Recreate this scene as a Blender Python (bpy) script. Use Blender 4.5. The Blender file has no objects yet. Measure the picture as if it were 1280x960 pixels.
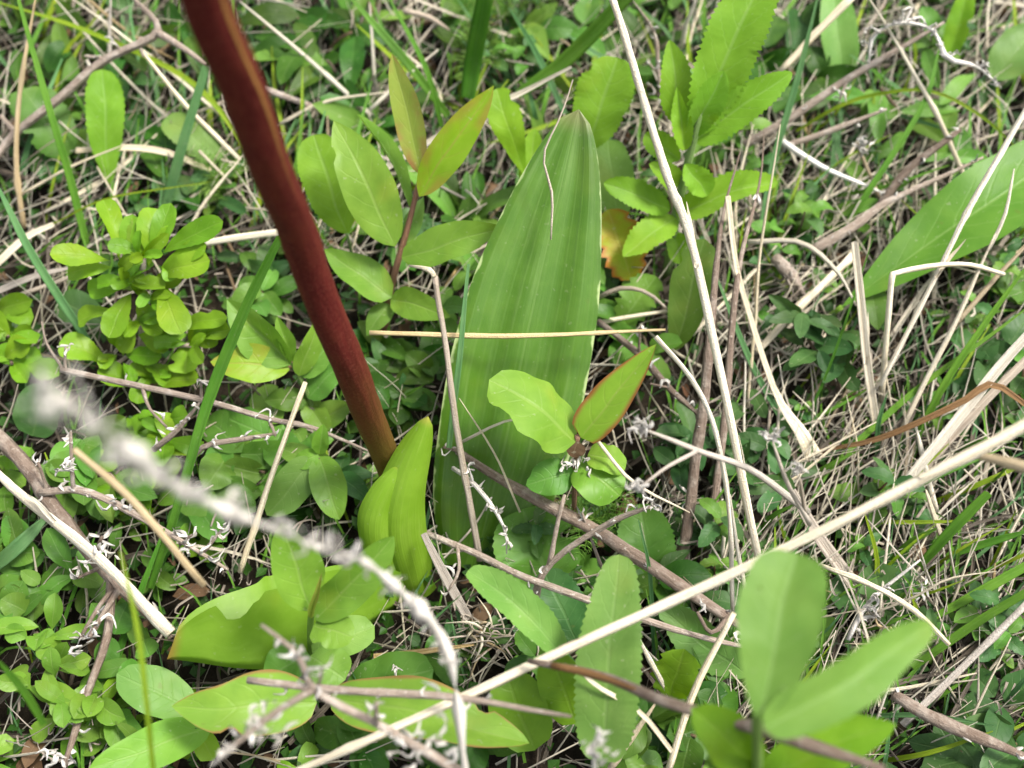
import bpy, math, random
import numpy as np
from mathutils import Vector, Matrix, Quaternion, noise as mnoise

scene = bpy.context.scene
COL = scene.collection
random.seed(11)
R = math.radians

# ------------------------------------------------------------------ camera
CAM_H = 0.50
PITCH = 60.0                      # degrees below the horizon
FPX = 1351.0                      # focal length in photograph pixels (1280 wide)
cam_data = bpy.data.cameras.new('camera')
cam_data.sensor_width = 36.0
cam_data.lens = 36.0 * FPX / 1280.0
cam_data.clip_start = 0.01
cam_data.clip_end = 400.0
cam_data.dof.use_dof = True
cam_data.dof.focus_distance = 0.47
cam_data.dof.aperture_fstop = 6.8
cam = bpy.data.objects.new('camera', cam_data)
COL.objects.link(cam)
cam.location = (0, 0, CAM_H)
cam.rotation_euler = (R(90 - PITCH), 0, 0)
scene.camera = cam
C0 = Vector((0, 0, CAM_H))
FWD = Vector((0, math.cos(R(PITCH)), -math.sin(R(PITCH))))
UPV = Vector((0, math.sin(R(PITCH)), math.cos(R(PITCH))))

# ------------------------------------------------------------------ sky, sun, exposure
SUN_EL, SUN_AZ = 62.0, 75.0       # azimuth measured from +Y towards +X
world = bpy.data.worlds.new('World')
scene.world = world
world.use_nodes = True
wn = world.node_tree
sky = wn.nodes.new('ShaderNodeTexSky')
sky.sky_type = 'NISHITA'
sky.sun_disc = False
sky.sun_elevation = R(SUN_EL)
sky.sun_rotation = R(SUN_AZ)
sky.air_density = 1.0
sky.dust_density = 4.0
sky.ozone_density = 0.6
hs = wn.nodes.new('ShaderNodeHueSaturation')     # thin high cloud: the sky light is nearly white
hs.inputs['Saturation'].default_value = 0.30
wn.links.new(sky.outputs[0], hs.inputs['Color'])
wn.links.new(hs.outputs[0], wn.nodes['Background'].inputs[0])
wn.nodes['Background'].inputs[1].default_value = 0.08
sun_data = bpy.data.lights.new('sun', 'SUN')
sun_data.energy = 1.5
sun_data.angle = R(13)
sun_data.color = (1.0, 0.95, 0.86)
sun = bpy.data.objects.new('sun', sun_data)
COL.objects.link(sun)
sd = Vector((math.sin(R(SUN_AZ)) * math.cos(R(SUN_EL)), math.cos(R(SUN_AZ)) * math.cos(R(SUN_EL)), math.sin(R(SUN_EL))))
sun.rotation_euler = sd.to_track_quat('Z', 'Y').to_euler()
sun.location = sd * 3
vs = scene.view_settings
vs.view_transform = 'Standard'
vs.look = 'None'
vs.gamma = 1.0
vs.use_curve_mapping = False
vs.exposure = 1.93
cy = scene.cycles
cy.max_bounces = 4
cy.diffuse_bounces = 2
cy.glossy_bounces = 2
cy.transmission_bounces = 3
cy.transparent_max_bounces = 4
cy.caustics_reflective = False
cy.caustics_refractive = False

# ------------------------------------------------------------------ placing helpers
def ray(px, py):
    return FWD + Vector((1, 0, 0)) * ((px - 640.0) / FPX) + UPV * ((480.0 - py) / FPX)

def at(px, py, hcm=0.0):
    """a point of the meadow at a height (cm) above the soil"""
    d = ray(px, py)
    t = (hcm * 0.01 - CAM_H) / d.z
    return C0 + d * t

def m_per_px(p):
    return (p - C0).dot(FWD) / FPX

def crom(pts, n):
    pts = [Vector(p) for p in pts]
    if len(pts) == 2:
        return [pts[0].lerp(pts[1], i / n) for i in range(n + 1)]
    q = [pts[0] * 2 - pts[1]] + pts + [pts[-1] * 2 - pts[-2]]
    seg = len(pts) - 1
    out = []
    for i in range(n + 1):
        x = i / n * seg
        k = min(int(x), seg - 1)
        t = x - k
        a, b, c, d = q[k], q[k + 1], q[k + 2], q[k + 3]
        out.append(0.5 * (2 * b + (c - a) * t + (2 * a - 5 * b + 4 * c - d) * t * t + (3 * b - a - 3 * c + d) * t ** 3))
    return out

def lin(vals, n):
    vals = list(vals) if isinstance(vals, (list, tuple)) else [vals]
    return np.interp(np.linspace(0, 1, n + 1), np.linspace(0, 1, len(vals)), vals) if len(vals) > 1 else np.full(n + 1, vals[0])

def make_mesh(name, verts, faces, uvs=None, smooth=True):
    me = bpy.data.meshes.new(name)
    me.from_pydata([tuple(v) for v in verts], [], faces)
    if uvs is not None:
        ul = me.uv_layers.new(name='UVMap')
        idx = np.empty(len(me.loops), dtype=np.int32)
        me.loops.foreach_get('vertex_index', idx)
        ul.data.foreach_set('uv', np.asarray(uvs, dtype=np.float32)[idx].ravel())
    if smooth:
        me.polygons.foreach_set('use_smooth', [True] * len(me.polygons))
    return me

def link(name, me, mat=None, parent=None, loc=None):
    o = bpy.data.objects.new(name, me)
    COL.objects.link(o)
    if mat is not None and not me.materials:
        me.materials.append(mat)
    if parent is not None:
        o.parent = parent
    if loc is not None:
        o.location = loc
    return o

def tag(o, label, cat, group=None, kind=None):
    if label:
        o['label'] = label
    if cat:
        o['category'] = cat
    if group:
        o['group'] = group
    if kind:
        o['kind'] = kind
    return o

def thing(name, label, cat, loc, group=None):
    o = bpy.data.objects.new(name, None)
    o.empty_display_size = 0.01
    COL.objects.link(o)
    o.location = loc
    return tag(o, label, cat, group)

def shifted(verts, base):
    b = Vector(base)
    return [v - b for v in verts]

# ------------------------------------------------------------------ shape builders
def tube(pts, radii, n=None, sides=6, wob=0.0, knob=0.0, flat=1.0, seed=0.0, lump=0.0, nodes=0.0):
    """round stalk through pts; radii in metres; wob sideways wander, knob uneven girth"""
    L = sum((Vector(pts[i + 1]) - Vector(pts[i])).length for i in range(len(pts) - 1))
    if n is None:
        n = max(6, min(48, int(L / 0.007)))
    c = crom(pts, n)
    if wob:
        for i in range(n + 1):
            s = i / n * L * 28
            e = min(1.0, 4 * i / n)
            c[i] = c[i] + Vector((mnoise.noise((s, seed, 1.7)), mnoise.noise((s, seed, 7.1)), 0.6 * mnoise.noise((s, seed, 4.4)))) * wob * e
    r = lin(radii, n)
    T = []
    for i in range(n + 1):
        T.append((c[min(i + 1, n)] - c[max(i - 1, 0)]).normalized())
    nrm = T[0].orthogonal().normalized()
    V, F, U = [], [], []
    dist = 0
    for i in range(n + 1):
        nrm = (nrm - T[i] * nrm.dot(T[i])).normalized()
        b = T[i].cross(nrm)
        if i:
            dist += (c[i] - c[i - 1]).length
        for k in range(sides + 1):
            a = 2 * math.pi * k / sides
            rr = r[i] * (1 + nodes * math.exp(-(((dist + seed * 0.01) % 0.058 - 0.029) / 0.0012) ** 2)) * (1 + lump * mnoise.noise((dist * 130, seed, 8.8)) + 0.6 * lump * mnoise.noise((dist * 420, seed, 1.8)))
            if knob:
                rr *= 1 + knob * mnoise.noise((dist * 260, math.cos(a) * 1.3 + seed, math.sin(a) * 1.3))
                rr *= 1 + 0.7 * knob * max(0, math.sin(dist * 2 * math.pi / 0.021 + seed)) ** 12
            V.append(c[i] + (nrm * math.cos(a) + b * math.sin(a) * flat) * rr)
            U.append((k / sides, dist * 20))
    m = sides + 1
    for i in range(n):
        for k in range(sides):
            F.append((i * m + k, i * m + k + 1, (i + 1) * m + k + 1, (i + 1) * m + k))
    for end, ring in ((0, 0), (n, n)):
        V.append(c[end]); U.append((0.5, end * 0.02))
        ci = len(V) - 1
        for k in range(sides):
            F.append((ci, ring * m + k + 1, ring * m + k) if end == 0 else (ci, ring * m + k, ring * m + k + 1))
    return V, F, U

def blade(pts, widths, n=None, fold=25, twist=0, hint=None, wob=0.0, seed=0.0, curl=0.0):
    """grass blade: a keeled strip through pts, widths in metres, real thickness"""
    L = sum((Vector(pts[i + 1]) - Vector(pts[i])).length for i in range(len(pts) - 1))
    if n is None:
        n = max(8, min(40, int(L / 0.008)))
    c = crom(pts, n)
    if wob:
        for i in range(n + 1):
            s = i / n * L * 22
            c[i] = c[i] + Vector((mnoise.noise((s, seed, 2.7)), mnoise.noise((s, seed, 9.1)), 0.5 * mnoise.noise((s, seed, 3.4)))) * wob
    w = lin(widths, n)
    V, F, U = [], [], []
    dist = 0
    cols = (-1, -0.5, 0, 0.5, 1)
    for i in range(n + 1):
        t = (c[min(i + 1, n)] - c[max(i - 1, 0)]).normalized()
        h = hint if hint is not None else ((C0 - c[i]).normalized() * 0.6 + Vector((0, 0, 0.4)))
        s = t.cross(h).normalized()
        nn = s.cross(t).normalized()
        if twist:
            q = Quaternion(t, R(twist) * (i / n - 0.3) + 0.25 * mnoise.noise((i * 0.15, seed, 0)))
            s = q @ s; nn = q @ nn
        f = R(fold * (1 + 0.4 * mnoise.noise((i * 0.2, seed, 5))))
        if i:
            dist += (c[i] - c[i - 1]).length
        for layer in (0, 1):
            for u in cols:
                a = abs(u)
                off = s * (u * math.cos(f)) + nn * (a * math.sin(f) + curl * a * a)
                th = -0.10 * (1.25 - a) * layer
                V.append(c[i] + (off + nn * th) * (w[i] * 0.5))
                U.append((u * 0.5 + 0.5, dist * 20))
    m = 10
    for i in range(n):
        for k in range(4):
            a = i * m + k
            F.append((a, a + m, a + m + 1, a + 1))
            b = a + 5
            F.append((b, b + 1, b + m + 1, b + m))
        a = i * m
        F.append((a, a + 5, a + 5 + m, a + m))
        F.append((a + 4, a + 4 + m, a + 9 + m, a + 9))
    return V, F, U

SHAPES = {'ov': (0.62, 0.70), 'obov': (1.05, 0.42), 'lan': (0.62, 0.95), 'round': (0.45, 0.42), 'strap': (0.30, 0.62),
          'long': (1.15, 0.75), 'point': (0.50, 1.05), 'oblong': (0.40, 0.38), 'spat': (1.5, 0.45)}

def leaf_mesh(c, width, normal, shape='ov', serr=0, sdepth=0.10, fold=12, foldL=None, foldR=None, cup=0, ripple=0.05, rfreq=3.0,
              pleat=None, nv=None, nu=8, nib=(), seed=0.0, basew=0.0, thick=0.0, tipcurl=0.0, wild=1.0):
    """leaf through the centre line c; width in metres; a profile outline with teeth, fold, cupping and wavy margin"""
    a, b = SHAPES[shape] if isinstance(shape, str) else shape
    pk = a / (a + b)
    mx = (pk ** a) * ((1 - pk) ** b)
    if nv is None:
        nv = serr * 3 if serr else 14
    nu = nu - nu % 2
    cc = crom(c, nv)
    hw = width * 0.5
    if wild:                      # a growing leaf never follows a clean arc
        ln_ = (Vector(c[-1]) - Vector(c[0])).length
        for i in range(nv + 1):
            t = i / nv
            cc[i] = cc[i] + Vector((mnoise.noise((t * 2.2, seed, 50.0)), mnoise.noise((t * 2.2, seed, 51.0)), mnoise.noise((t * 2.6, seed, 52.0)))) * (0.045 * wild * ln_ * min(1, t * 3) * (1 - 0.5 * t))
    V, F, U = [], [], []
    fl = R(fold if foldL is None else foldL)
    fr = R(fold if foldR is None else foldR)
    cu = R(cup)
    half = nu // 2
    for i in range(nv + 1):
        t = i / nv
        tg = (cc[min(i + 1, nv)] - cc[max(i - 1, 0)]).normalized()
        s = tg.cross(normal)
        s = s.normalized() if s.length > 1e-6 else tg.orthogonal().normalized()
        n_ = s.cross(tg).normalized()
        if wild:
            qt = Quaternion(tg, wild * (0.55 * mnoise.noise((t * 1.3, seed, 40.0)) + 0.5 * (t - 0.3) * mnoise.noise((seed, 2.0, 41.0))))
            s = qt @ s; n_ = qt @ n_
        te = min(max(t, 0.0), 1.0)
        w = (te ** a) * ((1 - te) ** b) / mx if 0 < te < 1 else 0.0
        w = max(w, basew * (1 - te) ** 2.0 if te < 0.6 else 0, 0.012 if te < 1 else 0.0)
        w *= 1 + 0.05 * mnoise.noise((t * 5, seed, 3.3))
        ws = [1.0, 1.0]
        if serr:
            saw = (i % 3) / 2.0
            ti = i // 3
            edge_ = 1 if 0.06 < t < 0.97 else 0.2
            ws = [1 - sdepth * (saw - 0.4) * edge_ * (0.35 + 1.1 * abs(mnoise.noise((ti * 1.71, seed, 6.0 + q_)))) * 1.2 for q_ in (0, 3)]
        for (t0, dt, dep, sd_) in nib:
            e = math.exp(-((t - t0) / dt) ** 4)
            ws[sd_] *= 1 - dep * e
        row = []
        for sgn, ang0, wsc in ((-1, fl, ws[0]), (1, fr, ws[1])):
            x = z = 0.0
            pr = []
            for k in range(1, half + 1):
                uu = k / half
                th = ang0 + cu * (uu - 0.5 / half)
                x += math.cos(th) / half
                z += math.sin(th) / half
                rip = ripple * uu ** 1.6 * math.sin(2 * math.pi * (rfreq * t + 0.17 * sgn) + seed * 3 + sgn) * (0.4 + 0.6 * math.sin(math.pi * min(1, t * 1.1)))
                zz = z + rip + wild * (0.13 * mnoise.noise((t * 3.1, sgn * uu * 1.8, seed + 20)) + 0.06 * mnoise.noise((t * 8.0, sgn * uu * 3.5, seed + 30))) * uu
                if pleat:
                    zz += pleat[1] * math.cos(sgn * uu * math.pi * pleat[0] + 0.6)
                if tipcurl:
                    zz -= tipcurl * max(0, t - 0.6) ** 2 * 4
                pr.append((s * (sgn * x * wsc) + n_ * (zz * wsc), 0.5 + 0.5 * sgn * uu))
            row.append(pr)
        mid = n_ * ((pleat[1] * math.cos(0.6)) if pleat else 0.0)
        line = [(o, u) for o, u in reversed(row[0])] + [(mid, 0.5)] + row[1]
        for o, u in line:
            V.append(cc[i] + o * (hw * w))
            U.append((u, t))
    m = nu + 1
    for i in range(nv):
        for k in range(nu):
            q = i * m + k
            F.append((q, q + 1, q + m + 1, q + m))
    return V, F, U

# ------------------------------------------------------------------ materials
def nd(nt, typ, **kw):
    n = nt.nodes.new(typ)
    for k, v in kw.items():
        setattr(n, k, v)
    return n

class G:
    """tiny node-graph helper"""
    def __init__(self, name):
        self.mat = bpy.data.materials.new(name)
        self.mat.use_nodes = True
        self.nt = self.mat.node_tree
        self.nt.nodes.clear()
        self.out = nd(self.nt, 'ShaderNodeOutputMaterial')
    def L(self, a, b):
        self.nt.links.new(a, b)
    def m(self, op, a, b=None, c=None, clamp=False):
        n = nd(self.nt, 'ShaderNodeMath', operation=op, use_clamp=clamp)
        for i, v in enumerate((a, b, c)):
            if v is None:
                continue
            if isinstance(v, (int, float)):
                n.inputs[i].default_value = v
            else:
                self.L(v, n.inputs[i])
        return n.outputs[0]
    def smooth(self, x, lo, hi):
        n = nd(self.nt, 'ShaderNodeMapRange', interpolation_type='SMOOTHSTEP')
        self.L(x, n.inputs[0])
        n.inputs[1].default_value = lo
        n.inputs[2].default_value = hi
        return n.outputs[0]
    def mix(self, f, a, b):
        n = nd(self.nt, 'ShaderNodeMix', data_type='RGBA')
        for i, v in ((0, f), (6, a), (7, b)):
            if isinstance(v, (int, float)):
                n.inputs[i].default_value = v
            elif isinstance(v, tuple):
                n.inputs[i].default_value = (*v, 1)
            else:
                self.L(v, n.inputs[i])
        return n.outputs[2]
    def noise(self, vec, scale, detail=3, rough=0.55):
        n = nd(self.nt, 'ShaderNodeTexNoise')
        n.inputs['Scale'].default_value = scale
        n.inputs['Detail'].default_value = detail
        n.inputs['Roughness'].default_value = rough
        if vec is not None:
            self.L(vec, n.inputs['Vector'])
        return n.outputs[0]
    def scale(self, vec, s):
        n = nd(self.nt, 'ShaderNodeMapping')
        n.inputs['Scale'].default_value = s
        self.L(vec, n.inputs[0])
        return n.outputs[0]
    def uv(self):
        n = nd(self.nt, 'ShaderNodeTexCoord')
        sp = nd(self.nt, 'ShaderNodeSeparateXYZ')
        self.L(n.outputs['UV'], sp.inputs[0])
        self.obj = n.outputs['Object']
        self.uvv = n.outputs['UV']
        return sp.outputs[0], sp.outputs[1]
    def rnd(self):
        return nd(self.nt, 'ShaderNodeObjectInfo').outputs['Random']
    def hsv(self, col, h=0.5, s=1.0, v=1.0):
        n = nd(self.nt, 'ShaderNodeHueSaturation')
        for k, x in ((0, h), (1, s), (2, v)):
            if isinstance(x, (int, float)):
                n.inputs[k].default_value = x
            else:
                self.L(x, n.inputs[k])
        self.L(col, n.inputs[4])
        return n.outputs[0]
    def bump(self, h, strength, dist):
        n = nd(self.nt, 'ShaderNodeBump')
        n.inputs['Strength'].default_value = strength
        n.inputs['Distance'].default_value = dist
        self.L(h, n.inputs['Height'])
        return n.outputs[0]
    def surface(self, col, rough=0.5, spec=0.4, bump=None, trans=0.0, tcol=None, sheen=0.0):
        p = nd(self.nt, 'ShaderNodeBsdfPrincipled')
        self.L(col, p.inputs['Base Color'])
        if isinstance(rough, (int, float)):
            p.inputs['Roughness'].default_value = rough
        else:
            self.L(rough, p.inputs['Roughness'])
        p.inputs['Specular IOR Level'].default_value = spec
        if sheen:
            p.inputs['Sheen Weight'].default_value = sheen
        if bump is not None:
            self.L(bump, p.inputs['Normal'])
        if trans:
            t = nd(self.nt, 'ShaderNodeBsdfTranslucent')
            self.L(tcol if tcol is not None else col, t.inputs[0])
            mx = nd(self.nt, 'ShaderNodeMixShader')
            mx.inputs[0].default_value = trans
            self.L(p.outputs[0], mx.inputs[1])
            self.L(t.outputs[0], mx.inputs[2])
            self.L(mx.outputs[0], self.out.inputs[0])
        else:
            self.L(p.outputs[0], self.out.inputs[0])
        return self.mat

def leaf_mat(name, col, col2, vein, edge=None, edge_lo=0.80, rough=0.44, trans=0.34, veins=7, slope=0.45, spec=0.22, vary=0.25,
             vein_amt=0.5, blush=None, par=0, midw=0.06, tip=None, hair=0.0, speck=0.5, back=None):
    g = G(name)
    u, v = g.uv()
    a = g.m('MULTIPLY', g.m('ABSOLUTE', g.m('SUBTRACT', u, 0.5)), 2.0)
    r = g.rnd()
    off = nd(g.nt, 'ShaderNodeVectorMath', operation='ADD')
    g.L(g.obj, off.inputs[0])
    cmb = nd(g.nt, 'ShaderNodeCombineXYZ')
    g.L(g.m('MULTIPLY', r, 7.0), cmb.inputs[0]); g.L(r, cmb.inputs[1])
    g.L(cmb.outputs[0], off.inputs[1])
    pos = off.outputs[0]
    n1 = g.noise(pos, 75, 3)
    c = g.mix(g.smooth(n1, 0.3, 0.72), col, col2)
    if par:
        s = g.m('MULTIPLY', g.m('ADD', u, g.m('MULTIPLY', n1, 0.01)), par)
        f = g.m('MULTIPLY', g.m('ABSOLUTE', g.m('SUBTRACT', g.m('FRACT', s), 0.5)), 2.0)
        vm = g.smooth(f, 0.62, 1.0)
        s2 = g.m('MULTIPLY', u, par * 4.0)
        f2 = g.m('MULTIPLY', g.m('ABSOLUTE', g.m('SUBTRACT', g.m('FRACT', s2), 0.5)), 2.0)
        st = g.noise(g.scale(g.uvv, (10, 2.4, 1)), 1.5, 4)
        c = g.mix(g.m('MULTIPLY', g.smooth(st, 0.50, 0.78), 0.38), c, vein)
        height = g.m('ADD', g.m('MULTIPLY', vm, 0.35), g.m('MULTIPLY', f2, 0.10))
    else:
        s = g.m('SUBTRACT', g.m('MULTIPLY', v, veins), g.m('MULTIPLY', g.m('POWER', a, 1.35), veins * slope * 0.5))
        s = g.m('ADD', s, g.m('MULTIPLY', n1, 0.35))
        f = g.m('MULTIPLY', g.m('ABSOLUTE', g.m('SUBTRACT', g.m('FRACT', s), 0.5)), 2.0)
        vm = g.m('MULTIPLY', g.smooth(f, 0.80, 1.0), g.smooth(a, 1.0, 0.55))
        height = g.m('MULTIPLY', vm, -0.35)
    mid = g.m('SUBTRACT', 1.0, g.smooth(a, midw * 0.3, midw * 1.6))
    vmask = g.m('MAXIMUM', g.m('MULTIPLY', vm, 0.28), g.m('MULTIPLY', mid, 0.8))
    c = g.mix(g.m('MULTIPLY', vmask, vein_amt), c, vein)
    if blush is not None:
        b = g.m('MULTIPLY', g.smooth(g.noise(pos, 45, 3), 0.42, 0.66), g.smooth(a, 0.05, 0.75))
        c = g.mix(g.m('MULTIPLY', b, 0.85), c, blush)
    if tip is not None:
        c = g.mix(g.m('MULTIPLY', g.smooth(v, 0.94, 1.0), 0.8), c, tip)
    if edge is not None:
        e = g.smooth(g.m('ADD', a, g.m('MULTIPLY', g.m('SUBTRACT', n1, 0.5), 0.25)), edge_lo, 1.0)
        c = g.mix(g.m('MULTIPLY', e, 0.9), c, edge)
    # blotches where the blade yellows or browns
    bl_ = g.smooth(g.noise(pos, 38, 2, 0.6), 0.55, 0.78)
    c = g.mix(g.m('MULTIPLY', bl_, 0.5 * min(1.0, speck + 0.3)), c, (col[0] * 1.9, col[1] * 1.25, col[2] * 1.3))
    # old spots and pale dust grains
    sp = g.smooth(g.noise(pos, 420, 1), 0.70, 0.76)
    c = g.mix(g.m('MULTIPLY', sp, 0.45 * speck), c, (0.42, 0.42, 0.30))
    sp2 = g.smooth(g.noise(pos, 160, 2), 0.70, 0.78)
    c = g.mix(g.m('MULTIPLY', sp2, 0.5 * speck), c, (0.13, 0.11, 0.03))
    if back is not None:
        geo = nd(g.nt, 'ShaderNodeNewGeometry')
        c = g.mix(g.m('MULTIPLY', geo.outputs['Backfacing'], 0.7), c, back)
    hv = g.m('ADD', 0.499, g.m('MULTIPLY', g.m('SUBTRACT', r, 0.5), 0.03 * vary / 0.25))
    r2 = g.m('FRACT', g.m('MULTIPLY', r, 17.3))
    vv = g.m('ADD', 1.0 - vary * 0.9, g.m('MULTIPLY', r2, vary * 1.8))
    c = g.hsv(c, hv, 1.05, vv)
    tc = g.hsv(c, 0.49, 1.05, 1.25)
    fine = g.noise(pos, 650, 1)
    height = g.m('ADD', g.m('ADD', height, g.m('MULTIPLY', mid, -0.8)), g.m('ADD', g.m('MULTIPLY', fine, 0.25), g.m('MULTIPLY', n1, 0.6)))
    bp = g.bump(height, 0.45, 0.0005)
    rr = g.m('ADD', rough - 0.06, g.m('MULTIPLY', n1, 0.16))
    return g.surface(c, rr, spec, bp, trans, tc, sheen=hair)

def straw_mat(name, pale, mid_, dark, rough=0.6, trans=0.0, stain=0.35, vary=0.3):
    g = G(name)
    u, v = g.uv()
    r = g.rnd()
    cmb = nd(g.nt, 'ShaderNodeCombineXYZ')
    g.L(g.m('MULTIPLY', u, 9.0), cmb.inputs[0])
    g.L(g.m('ADD', g.m('MULTIPLY', v, 0.8), g.m('MULTIPLY', r, 31.0)), cmb.inputs[1])
    g.L(g.m('MULTIPLY', r, 13.0), cmb.inputs[2])
    st = g.noise(cmb.outputs[0], 1.0, 4, 0.6)
    c = g.mix(g.smooth(st, 0.40, 0.60), pale, mid_)
    cm2 = nd(g.nt, 'ShaderNodeCombineXYZ')
    g.L(g.m('MULTIPLY', u, 2.0), cm2.inputs[0])
    g.L(g.m('ADD', g.m('MULTIPLY', v, 1.6), g.m('MULTIPLY', r, 57.0)), cm2.inputs[1])
    b = g.noise(cm2.outputs[0], 1.0, 4, 0.65)
    c = g.mix(g.m('MULTIPLY', g.smooth(b, 0.56, 0.78), stain), c, dark)
    g.obj
    sp = g.smooth(g.noise(g.obj, 800, 2), 0.66, 0.74)
    c = g.mix(g.m('MULTIPLY', sp, 0.5), c, dark)
    r2 = g.m('FRACT', g.m('MULTIPLY', r, 23.7))
    c = g.hsv(c, 0.5, g.m('ADD', 0.75, g.m('MULTIPLY', r2, 0.45)), g.m('ADD', 1.0 - vary, g.m('MULTIPLY', r, vary * 1.6)))
    h = g.m('ADD', g.m('MULTIPLY', st, 1.0), g.m('MULTIPLY', g.noise(g.obj, 1300, 2), 0.5))
    return g.surface(c, rough, 0.35, g.bump(h, 1.0, 0.0012), trans)

def bark_mat(name, a, b, pale, scale=420, bumps=0.9):
    g = G(name)
    u, v = g.uv()
    r = g.rnd()
    cmb = nd(g.nt, 'ShaderNodeCombineXYZ')
    g.L(g.m('MULTIPLY', u, 6.0), cmb.inputs[0])
    g.L(g.m('ADD', g.m('MULTIPLY', v, 2.6), g.m('MULTIPLY', r, 31.0)), cmb.inputs[1])
    st = g.noise(cmb.outputs[0], 1.6, 5, 0.65)
    c = g.mix(g.smooth(st, 0.3, 0.7), a, b)
    n2 = g.noise(g.obj, scale, 4, 0.7)
    c = g.mix(g.smooth(n2, 0.58, 0.72), c, pale)
    n3 = g.noise(g.obj, 130, 3)
    c = g.mix(g.m('MULTIPLY', g.smooth(n3, 0.5, 0.68), 0.5), c, pale)
    c = g.hsv(c, 0.5, 1.0, g.m('ADD', 0.8, g.m('MULTIPLY', r, 0.4)))
    h = g.m('ADD', st, g.m('MULTIPLY', n2, 0.8))
    return g.surface(c, 0.8, 0.2, g.bump(h, bumps, 0.0016))

M = {}
M['broad'] = leaf_mat('broad_leaf_green', (0.062, 0.150, 0.015), (0.082, 0.180, 0.021), (0.17, 0.27, 0.08), edge=(0.42, 0.52, 0.24), edge_lo=0.965,
                      rough=0.33, trans=0.24, par=13, vein_amt=0.35, midw=0.02, tip=(0.24, 0.24, 0.10), vary=0.0, spec=0.55, speck=0.25)
M['sheath'] = leaf_mat('sheath_green', (0.165, 0.300, 0.032), (0.200, 0.345, 0.042), (0.27, 0.39, 0.08), rough=0.4, trans=0.32, par=9, vein_amt=0.15,
                       midw=0.01, tip=(0.45, 0.42, 0.10), vary=0.0, speck=0.3)
M['curl'] = leaf_mat('curled_leaf_green', (0.155, 0.290, 0.034), (0.195, 0.340, 0.046), (0.23, 0.37, 0.07), rough=0.4,
                     trans=0.35, par=2, vein_amt=0.05, midw=0.015, tip=(0.30, 0.17, 0.05), vary=0.0, speck=0.3)
M['bright'] = leaf_mat('fresh_leaf', (0.130, 0.256, 0.038), (0.172, 0.310, 0.050), (0.24, 0.35, 0.10), rough=0.40, trans=0.36, veins=6, vein_amt=0.55, vary=0.16)
M['spirea'] = leaf_mat('small_fresh_leaf', (0.130, 0.262, 0.024), (0.178, 0.325, 0.034), (0.24, 0.36, 0.07), rough=0.40, trans=0.38, veins=5, vein_amt=0.35, vary=0.22, speck=0.3)
M['mid'] = leaf_mat('meadow_leaf', (0.085, 0.190, 0.032), (0.118, 0.235, 0.044), (0.19, 0.30, 0.10), rough=0.42, trans=0.32, veins=6, vein_amt=0.5, vary=0.28)
M['blue'] = leaf_mat('bluish_leaf', (0.115, 0.225, 0.048), (0.150, 0.265, 0.064), (0.21, 0.32, 0.11), rough=0.46, trans=0.26, veins=7, vein_amt=0.35, vary=0.2, hair=0.04)
M['serrate'] = leaf_mat('downy_toothed_leaf', (0.150, 0.300, 0.028), (0.195, 0.360, 0.042), (0.27, 0.41, 0.12), rough=0.52, trans=0.36, veins=8, vein_amt=0.45, vary=0.14, hair=0.08, speck=0.3)
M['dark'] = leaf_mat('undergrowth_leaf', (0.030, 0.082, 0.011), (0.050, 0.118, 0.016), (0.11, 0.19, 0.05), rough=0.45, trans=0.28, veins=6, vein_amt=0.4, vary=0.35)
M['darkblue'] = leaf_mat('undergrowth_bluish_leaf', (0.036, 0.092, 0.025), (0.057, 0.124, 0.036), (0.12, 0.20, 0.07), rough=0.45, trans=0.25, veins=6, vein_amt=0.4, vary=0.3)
M['blush'] = leaf_mat('reddish_young_leaf', (0.200, 0.270, 0.050), (0.24, 0.29, 0.06), (0.28, 0.34, 0.10), rough=0.42, trans=0.32, veins=5, blush=(0.260, 0.130, 0.060), vary=0.05)
M['redtip'] = leaf_mat('bronze_flushed_leaf', (0.190, 0.330, 0.030), (0.22, 0.36, 0.04), (0.30, 0.24, 0.07), rough=0.4, trans=0.36, veins=5, blush=(0.260, 0.230, 0.045), vary=0.05)
M['rededge'] = leaf_mat('red_margined_leaf', (0.170, 0.310, 0.050), (0.215, 0.36, 0.06), (0.28, 0.39, 0.11), edge=(0.300, 0.170, 0.070), edge_lo=0.88, rough=0.38, trans=0.36,
                        veins=5, vein_amt=0.4, vary=0.08)
M['fore'] = leaf_mat('foreground_leaf', (0.125, 0.245, 0.050), (0.155, 0.280, 0.060), (0.23, 0.36, 0.12), rough=0.5, trans=0.36, veins=7, vein_amt=0.6, vary=0.08, hair=0.0, speck=0.4)
M['smooth'] = leaf_mat('large_smooth_leaf', (0.085, 0.205, 0.026), (0.110, 0.240, 0.034), (0.20, 0.33, 0.09), rough=0.42, trans=0.32, veins=9, vein_amt=0.75, vary=0.0, midw=0.035)
M['redmargin'] = leaf_mat('young_red_margined_leaf', (0.170, 0.310, 0.040), (0.215, 0.36, 0.05), (0.30, 0.34, 0.10), edge=(0.270, 0.085, 0.045), edge_lo=0.70, rough=0.38, trans=0.36, veins=5, vein_amt=0.4, vary=0.0)
M['autumn'] = leaf_mat('orange_turning_leaf', (0.300, 0.240, 0.030), (0.24, 0.33, 0.03), (0.35, 0.33, 0.08), edge=(0.38, 0.14, 0.04), edge_lo=0.6, rough=0.45, trans=0.35, veins=5, vary=0.1)
M['oldleaf'] = leaf_mat('dry_brown_leaf', (0.085, 0.052, 0.028), (0.14, 0.092, 0.052), (0.17, 0.12, 0.07), rough=0.65, trans=0.15, veins=5, vary=0.3, spec=0.2)
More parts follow.
